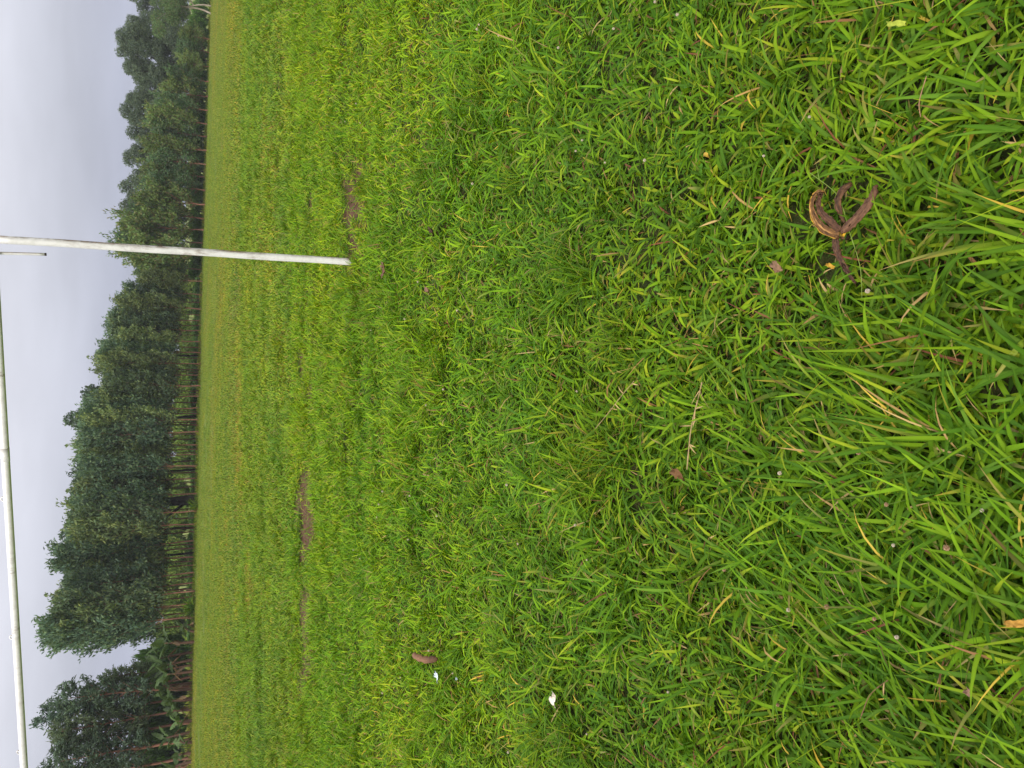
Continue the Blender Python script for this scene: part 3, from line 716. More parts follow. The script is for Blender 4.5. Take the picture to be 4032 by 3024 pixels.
# front row of feathery trees, from just beyond the goal post towards the banana plants
front = [1060, 1105, 1160, 1215, 1262, 1300, 1345, 1388, 1432, 1478, 1520, 1560, 1605, 1652, 1700, 1752, 1790, 1836, 1885, 1945, 2015, 2065, 2130, 2195, 2255, 2330, 2375, 2435]
for i, y in enumerate(front):
    X, Y = spot(y, rng.normal(0, 0.8)); H = tree_H(y, X, Y, top_px(y) + abs(rng.normal(0, 18)) + 34)
    plant('feathery_tree', FEATHER[i % 5], X, Y, H, 'slender red-trunked feathery tree, %s in the front row counting from goal post to banana plants' % ORD[i], 'tree', 'front row of feathery trees', wide=1.0 if H > 8 else 1.15)
back = [1085, 1190, 1280, 1370, 1455, 1540, 1585, 1630, 1675, 1730, 1770, 1815, 1860, 1915, 1980, 2040, 2095, 2160, 2225, 2295, 2350, 2410, 2460]
for i, y in enumerate(back):
    X, Y = spot(y, 4.5 + rng.normal(0, 1.2)); H = tree_H(y, X, Y, top_px(y) + 30 + abs(rng.normal(0, 25)))
    plant('feathery_tree', FEATHER[(i * 3 + 1) % 5], X, Y, H, 'feathery tree in the second row, %s counting from goal post to banana plants' % ORD[i], 'tree', 'second row of feathery trees')
third = [1100, 1175, 1240, 1320, 1410, 1465, 1500, 1550, 1620, 1665, 1710, 1780, 1840, 1900, 1955, 2005, 2080, 2145, 2210, 2270, 2320, 2385, 2425]
for i, y in enumerate(third):
    X, Y = spot(y, 8.5 + rng.normal(0, 1.2)); H = tree_H(y, X, Y, top_px(y) + 60 + abs(rng.normal(0, 25)))
    plant('feathery_tree', FEATHER[(i * 2 + 3) % 5], X, Y, H, 'feathery tree at the back of the wood, %s counting from goal post to banana plants' % ORD[i], 'tree', 'back row of feathery trees', wide=0.9)
# long-leaved trees over the banana plants
for i, (y, px, dy) in enumerate([(2985, 205, 1), (3010, 165, 3), (2915, 222, 0), (2845, 245, 2.5), (2790, 225, 0.5), (2752, 172, 2), (2705, 250, 0), (2665, 350, 1.5), (2622, 425, 1.0)]):
    X, Y = spot(y, dy); H = tree_H(y, X, Y, px)
    plant('long_leaved_tree', LONGLEAF[i % 4], X, Y, H, 'long leaved tree above the banana plants, %s counting from the photo corner' % ORD[[1, 0, 2, 3, 4, 5, 6, 7, 8, 9][i]], 'tree', 'long leaved trees above the banana plants', wide=1.05)
# dark broad trees standing behind the feathery rows, their crowns poking out on top
for i, (y, px, dy, lab) in enumerate([(1968, 262, 3.0, 'dark broad tree with thick black trunk among the slender reddish trunks'), (2180, 205, 9.0, 'dark leafy treetop poking up behind the tallest feathery trees'),
                                      (2080, 222, 9.5, 'dark clumpy treetop just above the thick black trunk'), (1640, 238, 9.0, 'leafy crown with one branch sticking far above the feathery trees'),
                                      (1850, 292, 9.0, 'dark broad crown showing behind the middle of the feathery row'), (1400, 365, 8.0, 'broad crown with ragged top near the gap beside the goal post')]):
    X, Y = spot(y, dy); H = tree_H(y, X, Y, px)
    plant('broad_tree', BROAD[min(i, 1)], X, Y, H, lab, 'tree', None, wide=0.85 if i else 1.0)
# bushy light green trees beyond the goal post
bush = [(1000, 478, 0), (952, 475, 2), (900, 480, 0), (858, 520, 1), (800, 545, -1), (745, 575, 0), (690, 560, 1.5), (640, 585, 0), (585, 570, -1), (530, 600, 1), (480, 580, 0), (425, 610, 0), (370, 635, 1), (310, 660, 0), (250, 690, 0), (195, 690, 1), (140, 700, 0)]
for i, (y, px, dy) in enumerate(bush):
    X, Y = spot(y, dy - 2); H = tree_H(y, X, Y, px + 22)
    plant('bushy_tree', BUSHY[i % 4], X, Y, H, 'bushy light green tree at the field edge, %s counting away from the goal post' % ORD[i], 'tree', 'bushy trees along the field edge', wide=min(1.35, 4.6 / H + 0.25))
# tall grey-green trees behind the bushy ones
euc = [(900, 470, 14), (830, 470, 16), (745, 462, 12), (672, 484, 14), (615, 515, 12), (545, 497, 13), (488, 464, 12), (430, 498, 14), (350, 530, 12), (308, 487, 13), (258, 450, 12), (200, 455, 12), (110, 498, 13), (25, 496, 14), (-40, 490, 12)]
euc += [(785, 500, 17), (705, 520, 17), (585, 530, 17), (515, 500, 16), (460, 490, 17), (385, 530, 16), (330, 515, 17), (282, 480, 17), (228, 478, 16), (155, 500, 17), (65, 540, 16)]
for i, (y, px, dy) in enumerate(euc):
    X, Y = spot(y, dy); H = tree_H(y, X, Y, px)
    plant('tall_clumped_tree', FAREUC[i % 4], X, Y, H, 'tall grey-green clumped tree behind the bushy trees, %s counting away from the goal post' % ORD[sorted(euc, reverse=True).index((y, px, dy))], 'tree', 'tall clumped trees in the distance')
# pale trunked tree at the far corner
def pale_tree():
    g = np.random.default_rng(77)
    X, Y = spot(12, -6); H = tree_H(12, X, Y, 575)
    e = empty('pale_trunk_tree', (X, Y, float(gz(X, Y)))); tag(e, 'leaning tree with forked pale bare trunks in the far corner of the field', 'tree')
    tb = MB(); ends = []
    for (x0, lean, r) in ((-1.0, 0.9, 0.13), (0.1, -0.5, 0.11), (1.6, 0.4, 0.12)):
        t = np.linspace(0, 1, 8)[:, None]
        p = np.array([x0, 0, -0.3]) + t * np.array([lean, 0.3, H * 0.55]) + np.sin(t * 5) * np.array([0.22, 0, 0]); tb.tube(p, np.linspace(r, r * 0.6, 8), 7)
        for k in range(5):
            q = p[4 + k % 4]; c = q + np.array([g.normal(0, 1.3), g.normal(0, 1.2), g.uniform(0.8, 2.6)]); ends.append(c)
            tb.tube([q, (q + c) / 2 + g.normal(0, 0.15, 3), c], [r * 0.5, r * 0.35, 0.02], 5, False)
    Cs, Ds = [], []
    for c in ends + [np.array([g.normal(0, 1.6), g.normal(0, 1), g.uniform(0.55, 0.9) * H]) for _ in range(10)]:
        R0 = g.uniform(0.7, 1.2); n = int(500 * R0 ** 2); d = unit(g.normal(size=(n, 3))); Cs.append(c + d * R0 * g.uniform(0.2, 1, (n, 1)) ** 0.5 * np.array([1, 1, 0.8])); Ds.append(d + g.normal(0, 0.6, (n, 3)) + np.array([0, 0, 0.3]))
    C = np.concatenate(Cs); n = len(C)
    obj('trunk', tb.mesh('trunk', [M_BARK_PALE], True), e)
    obj('crown', finish_crown(*leaf_quads(C, np.concatenate(Ds), g.uniform(.16, .32, n), g.uniform(.06, .12, n), leaf_cols(n, PAL_BUSH, g), g), 'crown'), e)
pale_tree()

# ------------------------------------------------------------------ banana plants
def banana_leaf(mb_leaf, mb_rib, base, a, el, L, W, bend, g, col, torn=True):
    seg = 12; t = np.linspace(0, 1, seg + 1); e = el - bend * t ** 1.4; h = np.array([math.cos(a), math.sin(a), 0])
    d = np.cos(e)[:, None] * h + np.sin(e)[:, None] * np.array([0, 0, 1.0])
    pts = base + np.concatenate([[np.zeros(3)], np.cumsum(d[:-1] * L / seg, 0)])
    w = W * 0.5 * np.clip(t * 5 - 0.6, 0.03, 1) * np.clip((1 - t) * 3.0, 0.05, 1) ** 0.7
    side = np.array([-math.sin(a), math.cos(a), 0]); up = np.cross(d, side) * -1
    up = np.cross(side, d) * -1
    for sg in (1, -1):
        for i in range(1, seg):
            s = 0.1 if torn and g.random() < 0.35 else 0.0
            dr = 0.15 + (g.uniform(0.2, 0.7) if torn else 0.15)
            o1 = side * sg * w[i] - np.array([0, 0, 1]) * w[i] * dr; o2 = side * sg * w[i + 1] - np.array([0, 0, 1]) * w[i + 1] * dr
            p1, p2 = pts[i], pts[i + 1]
            V = np.array([p1, p1 + o1, p1 + (p2 - p1) * (1 - s) + o2, p2]); mb_leaf.add(V, [(0, 1, 2, 3)], None, col * g.uniform(0.85, 1.15))
    mb_rib.tube(pts, np.linspace(0.035, 0.006, seg + 1), 5, False, col * 1.5)
def banana(X, Y, H, seed, label, nleaf=7):
    g = np.random.default_rng(seed)
    e = empty('banana_plant', (X, Y, float(gz(X, Y))), g.uniform(0, 6.28)); tag(e, label, 'banana plant', 'banana plants under the long leaved trees')
    ht = H * 0.62; lean = g.normal(0, 0.2, 2)
    t = np.linspace(0, 1, 8); P = np.stack([lean[0] * t ** 2, lean[1] * t ** 2, -0.1 + ht * t], -1)
    mb = MB(); mb.tube(P, 0.13 - 0.075 * t, 10); obj('stem', mb.mesh('stem', [M_STEM_BANANA], True), e)
    for k in range(nleaf):
        dead = k >= nleaf - 2
        col = np.array((0.085, 0.145, 0.042)) * g.uniform(0.7, 1.35) if not dead else np.array((0.19, 0.12, 0.055)) * g.uniform(0.6, 1.1)
        lf, rb = MB(), MB()
        banana_leaf(lf, rb, P[-1] - np.array([0, 0, 0.12 * k if not dead else 0.5]), k * 2.4 + g.normal(0, 0.3), (1.25 - 0.13 * k) if not dead else -0.5, H * g.uniform(0.34, 0.50) * (0.7 if dead else 1), g.uniform(0.42, 0.62) * (0.5 if dead else 1), g.uniform(0.5, 1.5) if not dead else 0.6, g, col)
        lo = obj('leaf', lf.mesh('leaf', [M_BANANA]), e); obj('midrib', rb.mesh('midrib', [M_BANANA]), lo)
        if dead: lo['label'] = 'withered brown hanging leaf'
for i, (y, px, dy) in enumerate([(3000, 560, -1.5), (2965, 600, 0), (2885, 520, 0.5), (2840, 585, -1.2), (2795, 560, 0.3), (2755, 540, -0.5), (2715, 510, 0.8), (2690, 480, 1.5), (2645, 520, -0.8), (2600, 500, 0.4), (2570, 480, 1.0), (2530, 500, -0.6), (2490, 620, -0.5), (2925, 610, -1.8)]):
    X, Y = spot(y, dy - 1.2); H = tree_H(y, X, Y, px + 60)
    banana(X, Y, H, 900 + i, 'banana plant with broad torn leaves at the field edge, %s counted from the photo corner' % ORD[[0, 1, 3, 4, 5, 6, 7, 8, 9, 10, 11, 12, 13, 2][i]])

# ------------------------------------------------------------------ shrubs and hedge behind the trunks
def shrub_mesh(seed, w, d, h, n, pal, ll, lw, up=0.6):
    g = np.random.default_rng(seed); mb = MB()
    k = max(6, int(w * 3)); cs = np.stack([g.uniform(-w / 2, w / 2, k), g.uniform(-d / 2, d / 2, k), g.uniform(0.35, 0.75, k) * h], -1)
    i = g.integers(0, k, n); dd = unit(g.normal(size=(n, 3)))
    C = cs[i] + dd * g.uniform(0.2, 1, (n, 1)) ** 0.5 * np.array([0.5, 0.45, 0.42]) * h * 0.75; C[:, 2] = np.abs(C[:, 2])
    V, Q, T = leaf_quads(C, dd * 0.6 + g.normal(0, 0.5, (n, 3)) + np.array([0, 0, up]), g.uniform(.6, 1.4, n) * ll, g.uniform(.6, 1.4, n) * lw, leaf_cols(n, pal, g), g)
    return mesh_np('foliage', V, Q, [M_LEAF], T)
SHR = [shrub_mesh(700 + i, 3.2, 1.6, 1.5, 3200, PAL_SHRUB, 0.30, 0.09) for i in range(3)]
def shrub_stem(h):
    mb = MB(); g = np.random.default_rng(5)
    for k in range(6):
        a = k * 1.05; mb.tube([(0.1 * math.cos(a), 0.1 * math.sin(a), -0.1), (0.3 * math.cos(a), 0.3 * math.sin(a), 0.35 * h), (0.7 * math.cos(a), 0.5 * math.sin(a), 0.75 * h)], [0.03, 0.02, 0.008], 4, False)
    return mb.mesh('stems', [M_BARK_DARK], True)
SST = shrub_stem(1.5)
ys = [2530, 2460, 2390, 2310, 2240, 2170, 2100, 2030, 1960, 1890, 1820, 1750, 1680, 1610, 1540, 1470, 1400, 1330, 1260, 1190, 1120, 1060]
for i, y in enumerate(ys):
    X, Y = spot(y, 30 + rng.uniform(-4, 4)); px = float(np.interp(y, [1060, 1150, 1200, 1450, 1500, 1640, 1680, 1760, 1800, 2600], [660, 655, 682, 680, 650, 645, 672, 672, 640, 600])) + rng.normal(0, 9)
    h = max(1.0, tree_H(y, X, Y, px))
    e = empty('shrub', (X, Y, float(gz(X, Y))), rng.uniform(-0.4, 0.4)); k = h / 1.5; e.scale = (1.55, 1.2, k)
    obj('foliage', SHR[i % 3], e); obj('stems', SST, e)
    tag(e, 'bright green shrub seen between the slender trunks, %s from the banana plants' % ORD[i], 'shrub', 'shrubs behind the slender trunks')
ys2 = [2500, 2400, 2300, 2200, 2100, 2005, 1910, 1815, 1720, 1625, 1530, 1440, 1350, 1265, 1180, 1100]
DSH = [shrub_mesh(740 + i, 4.2, 2.0, 1.5, 3400, PAL_HEDGE, 0.26, 0.09, 0.3) for i in range(3)]
for i, y in enumerate(ys2):
    X, Y = spot(y, 14 + rng.uniform(-2, 2)); h = max(0.5, tree_H(y, X, Y, 742 + rng.normal(0, 5) + (10 if y < 1500 else 0)))
    e = empty('dark_shrub', (X, Y, float(gz(X, Y))), rng.uniform(-0.4, 0.4)); e.scale = (1.1, 1.0, h / 1.5)
    obj('foliage', DSH[i % 3], e); obj('stems', SST, e)
    tag(e, 'low dark shrub in the shade behind the slender trunks, %s from the banana plants' % ORD[i], 'shrub', 'dark shrubs in the shade of the wood')
HED = [shrub_mesh(720 + i, 3.6, 1.4, 1.5, 5200, PAL_HEDGE, 0.22, 0.09, 0.2) for i in range(3)]
ys = [1030, 980, 925, 872, 820, 768, 715, 662, 610, 556, 502, 448, 394, 340, 285, 230, 175, 120, 60, 0, -60]
for i, y in enumerate(ys):
    X, Y = spot(y, 3.5); h = max(1.2, tree_H(y, X, Y, 742))
    e = empty('hedge_bush', (X, Y, float(gz(X, Y))), 0.35); k = h / 1.5; e.scale = (1.1, 1, k)
    obj('foliage', HED[i % 3], e); obj('stems', SST, e)
    tag(e, 'dark green hedge bush below the bushy trees, %s beyond the goal post' % ORD[i], 'bush', 'hedge below the bushy trees')
ys = [2560, 2615, 2670, 2725, 2780, 2835, 2890, 2945, 3000, 3060]
for i, y in enumerate(ys):
    X, Y = spot(y, 5 + rng.uniform(-0.5, 1.5)); h = tree_H(y, X, Y, 520 + rng.normal(0, 25))
    e = empty('dark_bush', (X, Y, float(gz(X, Y))), rng.uniform(-0.3, 0.3)); k = h / 1.5; e.scale = (1.0, 1, k)
    obj('foliage', HED[i % 3], e); obj('stems', SST, e)
    tag(e, 'tall dark bush closing the view behind the banana plants, %s counting towards the photo corner' % ORD[i], 'bush', 'bushes behind the banana plants')
# shaded leaf litter and weeds at the foot of the trees
def verge():
    ms = [clump(800 + i, 60, 0.5, (0.15, 0.5), (0.02, 0.05), (0.5, 1.5), (0.2, 1.2), 2, (0.5, 0.2, 0.1, 0.2), fold=0, mat=M_GRASS_FAR) for i in range(3)]
    y = rng.uniform(-80, 3150, 1100); dy = rng.uniform(-0.6, 7, 1100) ; Y = np.interp(y, [-300, 0, 950, 1512, 2300, 3024, 3400], [122, 112, 95, 80, 67, 60, 57]) + dy - 1.0
    X = az(y) * Y
    scatter('undergrowth', ms, np.stack([X, Y, gz(X, Y)], -1), rng.uniform(0.5, 1.1, 1100), np.stack([np.zeros(1100)] * 2 + [rng.uniform(0, 6, 1100)], -1), rng.integers(0, 3, 1100), 'weeds and litter at the foot of the trees')
verge()

# ------------------------------------------------------------------ banana peel and small things in the grass
def tinted(name, rough=0.7, spec=0.3, scale=60, amt=0.35, bump=0.3):
    mt, ns, ls = new_mat(name)
    at = N(ns, 'ShaderNodeAttribute', attribute_name='tint')
    nz = noise(ns, ls, scale, 5, 0.65, 'obj')
    v = N(ns, 'ShaderNodeHueSaturation'); ls.new(at.outputs['Color'], v.inputs['Color']); ls.new(maprange(ns, ls, nz, 0.25, 0.75, 1 - amt, 1 + amt), v.inputs['Value'])
    p = N(ns, 'ShaderNodeBsdfPrincipled'); ls.new(v.outputs[0], p.inputs['Base Color']); p.inputs['Roughness'].default_value = rough; p.inputs['Specular IOR Level'].default_value = spec
    b = N(ns, 'ShaderNodeBump'); b.inputs['Strength'].default_value = bump; b.inputs['Distance'].default_value = 0.003; ls.new(nz, b.inputs['Height']); ls.new(b.outputs[0], p.inputs['Normal'])
    o = N(ns, 'ShaderNodeOutputMaterial'); ls.new(p.outputs[0], o.inputs['Surface']); return mt
M_PEEL = tinted('banana_peel_skin', 0.6, 0.35, 140, 0.4, 0.5)
M_LITTER = tinted('dry_leaf', 0.75, 0.25, 90, 0.3, 0.4)
M_FLOWER = tinted('flower_head', 0.8, 0.2, 200, 0.15, 0.2)
def spline(P, n):
    P = np.asarray(P, float); t = np.linspace(0, len(P) - 1, n); out = []
    for x in t:
        i = min(int(x), len(P) - 2); u = x - i
        p0, p1, p2, p3 = P[max(i - 1, 0)], P[i], P[i + 1], P[min(i + 2, len(P) - 1)]
        out.append(0.5 * (2 * p1 + (p2 - p0) * u + (2 * p0 - 5 * p1 + 4 * p2 - p3) * u ** 2 + (3 * p1 - p0 - 3 * p2 + p3) * u ** 3))
    return np.array(out)
def strap(path, n=18, across=13, thick=0.0025, cup=0.35, colf=None, roll=0.0):
    """thick cupped strap through (x, y, lift, width m) stations given on the photo's ground"""
    st = np.array([np.concatenate([gp(x, y, l), [w]]) for x, y, l, w in path]); S = spline(st, n)
    P, W = S[:, :3], np.maximum(S[:, 3], 0.002)
    T = unit(np.gradient(P, axis=0)); nrm = unit(unit(np.array([0, 0, EYE]) - P) * 0.45 + np.array([0, 0, 1.0]))
    side = unit(np.cross(T, nrm)); nrm = np.cross(side, T)
    side, nrm = side * math.cos(roll) + nrm * math.sin(roll), nrm * math.cos(roll) - side * math.sin(roll)
    u = np.linspace(-1, 1, across)
    top = P[:, None] + side[:, None] * (W[:, None] * 0.5 * u)[..., None] + nrm[:, None] * (cup * W[:, None] * 0.5 * (u ** 2))[..., None]
    bot = top - nrm[:, None] * thick
    V = np.concatenate([top.reshape(-1, 3), bot.reshape(-1, 3)]); m_ = n * across; Q = []
    for i in range(n - 1):
        for j in range(across - 1):
            a = i * across + j; Q += [(a, a + 1, a + across + 1, a + across), (m_ + a, m_ + a + across, m_ + a + across + 1, m_ + a + 1)]
        for j in (0, across - 1):
            a = i * across + j; Q.append((a, a + across, m_ + a + across, m_ + a) if j == 0 else (a, m_ + a, m_ + a + across, a + across))
    for j in range(across - 1):
        a = j; b = (n - 1) * across + j; Q += [(a, m_ + a, m_ + a + 1, a + 1), (b, b + 1, m_ + b + 1, m_ + b)]
    tt = np.linspace(0, 1, n)
    C = np.array([[colf(t, x) for x in u] for t in tt]).reshape(-1, 3); C = np.concatenate([C, C * 0.8])
    return V, np.array(Q), C
def build_peel():
    o3 = gp(3307, 915); root = empty('banana_peel', tuple(o3)); tag(root, 'brown rotting banana peel splayed open on the grass', 'banana peel')
    g = np.random.default_rng(3)
    def stripes(base, light, edge=None, seed=0):
        gg = np.random.default_rng(seed); k = gg.random(40)
        def f(t, x):
            s = k[int((x + 1) * 6.9 + 1.2 * math.sin(t * 5))] * 0.85 + 0.2 * math.sin(t * 9 + x * 4)
            c = np.array(base) * (1 - np.clip(s, 0, 1)) + np.array(light) * np.clip(s, 0, 1)
            if edge is not None and x * edge[0] > edge[1]: c = np.array((0.62, 0.36, 0.02))
            return c
        return f
    def part(name, path, colf, **kw):
        V, Q, C = strap([(x, y, l + 0.008, w * 0.66) for x, y, l, w in path], colf=colf, n=26, thick=0.0018, **kw)
        nz = g.normal(0, 0.0009, (len(V) // 2, 3)); V += np.concatenate([nz, nz]); C = np.where(C[:, :1] > 0.45, C, C * np.array((0.52, 0.45, 0.38))); V = V - o3
        ob = obj(name, mesh_np(name, V, Q, [M_PEEL], C, True), root); return ob
    Z = 0.055
    z = lambda a, b: (3000 + a / 2.765, 600 + b / 2.765)
    part('peel_strip', [(*z(840, 900), Z, .026), (*z(690, 840), Z + .004, .030), (*z(590, 730), Z + .006, .026), (*z(548, 600), Z + .004, .020), (*z(565, 490), Z, .018), (*z(620, 430), Z - .004, .014), (*z(680, 432), Z - .01, .006)], stripes((0.10, 0.045, 0.014), (0.55, 0.30, 0.09), (-1, 0.85), 1), roll=0.1)
    part('peel_strip', [(*z(850, 850), Z + .006, .018), (*z(760, 760), Z + .010, .024), (*z(670, 680), Z + .008, .022), (*z(620, 590), Z + .006, .018), (*z(625, 500), Z + .002, .016), (*z(655, 445), Z - .004, .010)], stripes((0.10, 0.045, 0.022), (0.33, 0.17, 0.085), None, 2), roll=-0.1)
    part('peel_strip', [(*z(890, 770), Z, .010), (*z(850, 680), Z + .004, .016), (*z(815, 590), Z + .008, .022), (*z(815, 500), Z + .010, .025), (*z(860, 410), Z + .006, .026), (*z(930, 355), Z, .022), (*z(975, 335), Z - .006, .012)], stripes((0.06, 0.028, 0.014), (0.36, 0.19, 0.08), None, 3), cup=-0.4, roll=0.2)
    part('peel_strip', [(*z(855, 870), Z + .004, .018), (*z(930, 800), Z + .010, .030), (*z(1020, 715), Z + .012, .030), (*z(1110, 610), Z + .010, .029), (*z(1180, 500), Z + .006, .026), (*z(1215, 420), Z, .020), (*z(1232, 355), Z - .006, .010)], stripes((0.13, 0.06, 0.032), (0.36, 0.20, 0.115), None, 4), cup=-0.35)
    part('peel_strip', [(*z(800, 905), Z, .020), (*z(790, 990), Z + .004, .025), (*z(805, 1070), Z, .022), (*z(845, 1160), Z - .004, .018), (*z(900, 1260), Z - .008, .015), (*z(960, 1350), Z - .014, .012), (*z(1020, 1430), Z - .02, .006)], stripes((0.09, 0.042, 0.024), (0.30, 0.165, 0.095), None, 5), cup=-0.5)
    V, Q, C = strap([(*z(850, 905), Z - .006, .010), (*z(885, 900), Z - .002, .018), (*z(915, 905), Z - .006, .014)], n=6, across=5, colf=lambda t, x: (0.70, 0.40, 0.02) if x < 0.3 else (0.12, 0.06, 0.02))
    ob = obj('yellow_flap', mesh_np('yellow_flap', V - o3, Q, [M_PEEL], C, True), root); ob['label'] = 'bright yellow patch of unrotted skin'
    P = np.array([gp(*z(870, 915), Z - .012), gp(*z(905, 930), Z - .016), gp(*z(935, 925), Z - .024)]) - o3
    mb = MB(); mb.tube(spline(P, 6), [0.006, 0.0065, 0.006, 0.0055, 0.006, 0.0065], 8, True, (0.035, 0.022, 0.014)); obj('stalk_end', mb.mesh('stalk_end', [M_PEEL], True), root)
build_peel()

# small globe flowers on thin stems
def flower_meshes():
    g = np.random.default_rng(9); out = []
    for cols in (((0.62, 0.57, 0.44), (0.50, 0.40, 0.30)), ((0.30, 0.17, 0.09), (0.45, 0.30, 0.18))):
        mb = MB(); n = 70
        for k in range(n):                              # many pointed florets round a core
            ph = math.acos(1 - 1.75 * (k + 0.5) / n); a = k * 2.39996; d = np.array([math.sin(ph) * math.cos(a), math.sin(ph) * math.sin(a), math.cos(ph)])
            s = unit(np.cross(d, np.array([0.3, 0.5, 0.8]))); w = np.cross(d, s); r = 0.0048 * g.uniform(0.9, 1.15)
            V = [d * 0.0022 + s * 0.0009, d * 0.0022 - 0.00045 * s + 0.0008 * w, d * 0.0022 - 0.00045 * s - 0.0008 * w, d * r + s * 0.0007, d * r - 0.0004 * s + 0.0006 * w, d * r - 0.0004 * s - 0.0006 * w]
            mb.add(V, [(0, 1, 4, 3), (1, 2, 5, 4), (2, 0, 3, 5)], [(3, 4, 5)], np.array(cols[g.integers(2)]) * g.uniform(0.8, 1.15))
        mb.tube([(0, 0, -0.0035), (0, 0, 0.0), (0, 0, 0.0035)], [0.0015, 0.0034, 0.0016], 8, True, np.array(cols[1]) * 0.6)
        out.append(mb.mesh('flower_head', [M_FLOWER]))
    mb = MB(); mb.tube([(0.025, 0.012, -0.085), (0.016, 0.008, -0.05), (0.005, 0.003, -0.02), (0, 0, -0.003)], [0.0009, 0.0008, 0.0008, 0.0009], 5, False, (0.14, 0.24, 0.04))
    return out, mb.mesh('stem', [M_GRASS])
(FH, FST) = flower_meshes()
WHITE = [(2667, 57), (2416, 113), (2198, 188), (2267, 594), (2382, 640), (2538, 631), (2579, 7), (2292, 552), (1886, 97), (1878, 115), (1963, 140), (1505, 173), (1402, 408), (1358, 479), (1418, 484), (1246, 316), (1267, 301), (1860, 723), (3187, 460),
         (3007, 614), (1745, 1533), (1493, 1815), (1506, 1935), (1613, 1952), (1720, 2032), (1483, 2036), (1417, 2199), (1491, 1986), (1320, 2165), (1391, 2165), (1995, 1909), (1607, 2124), (1677, 1595), (2271, 1541), (2039, 2141), (2265, 2067), (2311, 2204),
         (3070, 1863), (3866, 2010), (3517, 2147), (3104, 2402), (3531, 2509), (3416, 1146), (1688, 2561), (1782, 2651), (1577, 2668), (2001, 2962), (1506, 2729), (1800, 1222), (1593, 1256), (1645, 1110), (1460, 1300), (2630, 2725), (2310, 2890)]
LMARK = [(3307, 915, 'the banana peel'), (1390, 1032, 'the goal post foot'), (2185, 2755, 'the crumpled cream paper'), (1680, 2590, 'the brown dry pod'), (2720, 1690, 'the long pale dry runner'), (1205, 2200, 'the bare soil strip'), (3530, 95, 'the cut yellow-green leaf blade')]
BROWN = [(3380, 1781), (3490, 1987), (3727, 2157), (3255, 2389), (3442, 2437), (3062, 2775), (2851, 2244)]
for k, lst in enumerate((WHITE, BROWN)):
    for i, (x, y) in enumerate(lst):
        d_ = gp(x, y, 0.085); e = empty('globe_flower', tuple(d_), rng.uniform(0, 6.28)); s = (0.85 if x > 2100 else 1.05) * rng.uniform(0.75, 1.2) * (1.15 if k else 1); e.scale = (s, s, s)
        e.rotation_euler = (rng.normal(0, 0.25), rng.normal(0, 0.25), rng.uniform(0, 6.28))
        obj('flower_head', FH[k], e); obj('stem', FST, e)
        lm = min(LMARK, key=lambda q: math.hypot(q[0] - x, q[1] - y))
        own = sorted((p for p in lst if min(LMARK, key=lambda q: math.hypot(q[0] - p[0], q[1] - p[1])) is lm), key=lambda p: math.hypot(p[0] - lm[0], p[1] - lm[1]))
        o_ = own.index((x, y)); near_ = 'nearest' if o_ == 0 else ORD[o_] + ' nearest'
        tag(e, ('brown withered' if k else 'small white') + ' globe flower head in the grass, %s to %s' % (near_, lm[2]), 'flower', 'withered globe flowers' if k else 'white globe flowers in the lawn')

# brown pod, paper scraps
def pod():
    a = [gp(1627, 2576, .075), gp(1650, 2590, .085), gp(1680, 2598, .085), gp(1705, 2596, .08), gp(1723, 2594, .07)]
    o3 = a[0] - np.array([0, 0, .075]); P = spline(np.array(a) - o3, 22); g = np.random.default_rng(4)
    mb = MB(); t = np.linspace(0, 1, 22); r = 0.0165 * np.clip(np.sin(math.pi * np.clip(t * 0.9 + 0.07, 0, 1)) * 1.8, 0.25, 1) * (1 + 0.12 * np.sin(t * 30) + 0.06 * g.normal(size=22))
    V, Q, T = tube(P, r, 14); c = np.array((0.20, 0.10, 0.052))[None] * (0.55 + 0.6 * np.repeat(1 - smooth(0.45, 0.75, t), 14))[:, None]; c = np.concatenate([c, c[:1], c[-1:] * 0.4])
    V[:-2] += g.normal(0, 0.0012, (len(V) - 2, 3))
    mb.add(V, Q, T, c * g.uniform(0.8, 1.2, (len(c), 1)))
    tag(obj('dry_pod', mb.mesh('dry_pod', [M_LITTER], True)), 'short brown curved dry pod lying in the grass near the white scraps', 'pod').location = tuple(o3)
pod()
def crumple(name, path, label, cat, col, width, seed, n=12):
    g = np.random.default_rng(seed); o3 = gp(*path[0][:2]); V, Q, C = strap([(x, y, l, width * w) for x, y, l, w in path], n=n, across=6, thick=0.0012, cup=0.6, colf=lambda t, x: np.array(col) * g.uniform(0.85, 1.1))
    h_ = len(V) // 2; nz = g.normal(0, width * 0.09, (h_, 3)); V[:h_] += nz; V[h_:] += nz
    tag(obj(name, mesh_np(name, V - o3, Q, [M_LITTER], C, False)), label, cat).location = tuple(o3)
crumple('paper_scrap', [(2176, 2728, .095, .5), (2184, 2742, .105, 1.1), (2178, 2760, .105, 1.4), (2185, 2778, .09, .7)], 'crumpled cream paper scrap, the larger white bit in the grass', 'paper', (0.80, 0.70, 0.58), 0.022, 1)
crumple('paper_scrap', [(1714, 2646, .105, .6), (1720, 2660, .115, 1.0), (1722, 2674, .105, 1.5)], 'small bluish white paper scrap near the brown dry pod', 'paper', (0.72, 0.80, 0.86), 0.024, 2)
crumple('paper_scrap', [(1795, 2668, .085, .5), (1800, 2674, .085, .7)], 'tiny pale blue scrap just beside the bluish white paper', 'paper', (0.55, 0.66, 0.75), 0.014, 3, 6)
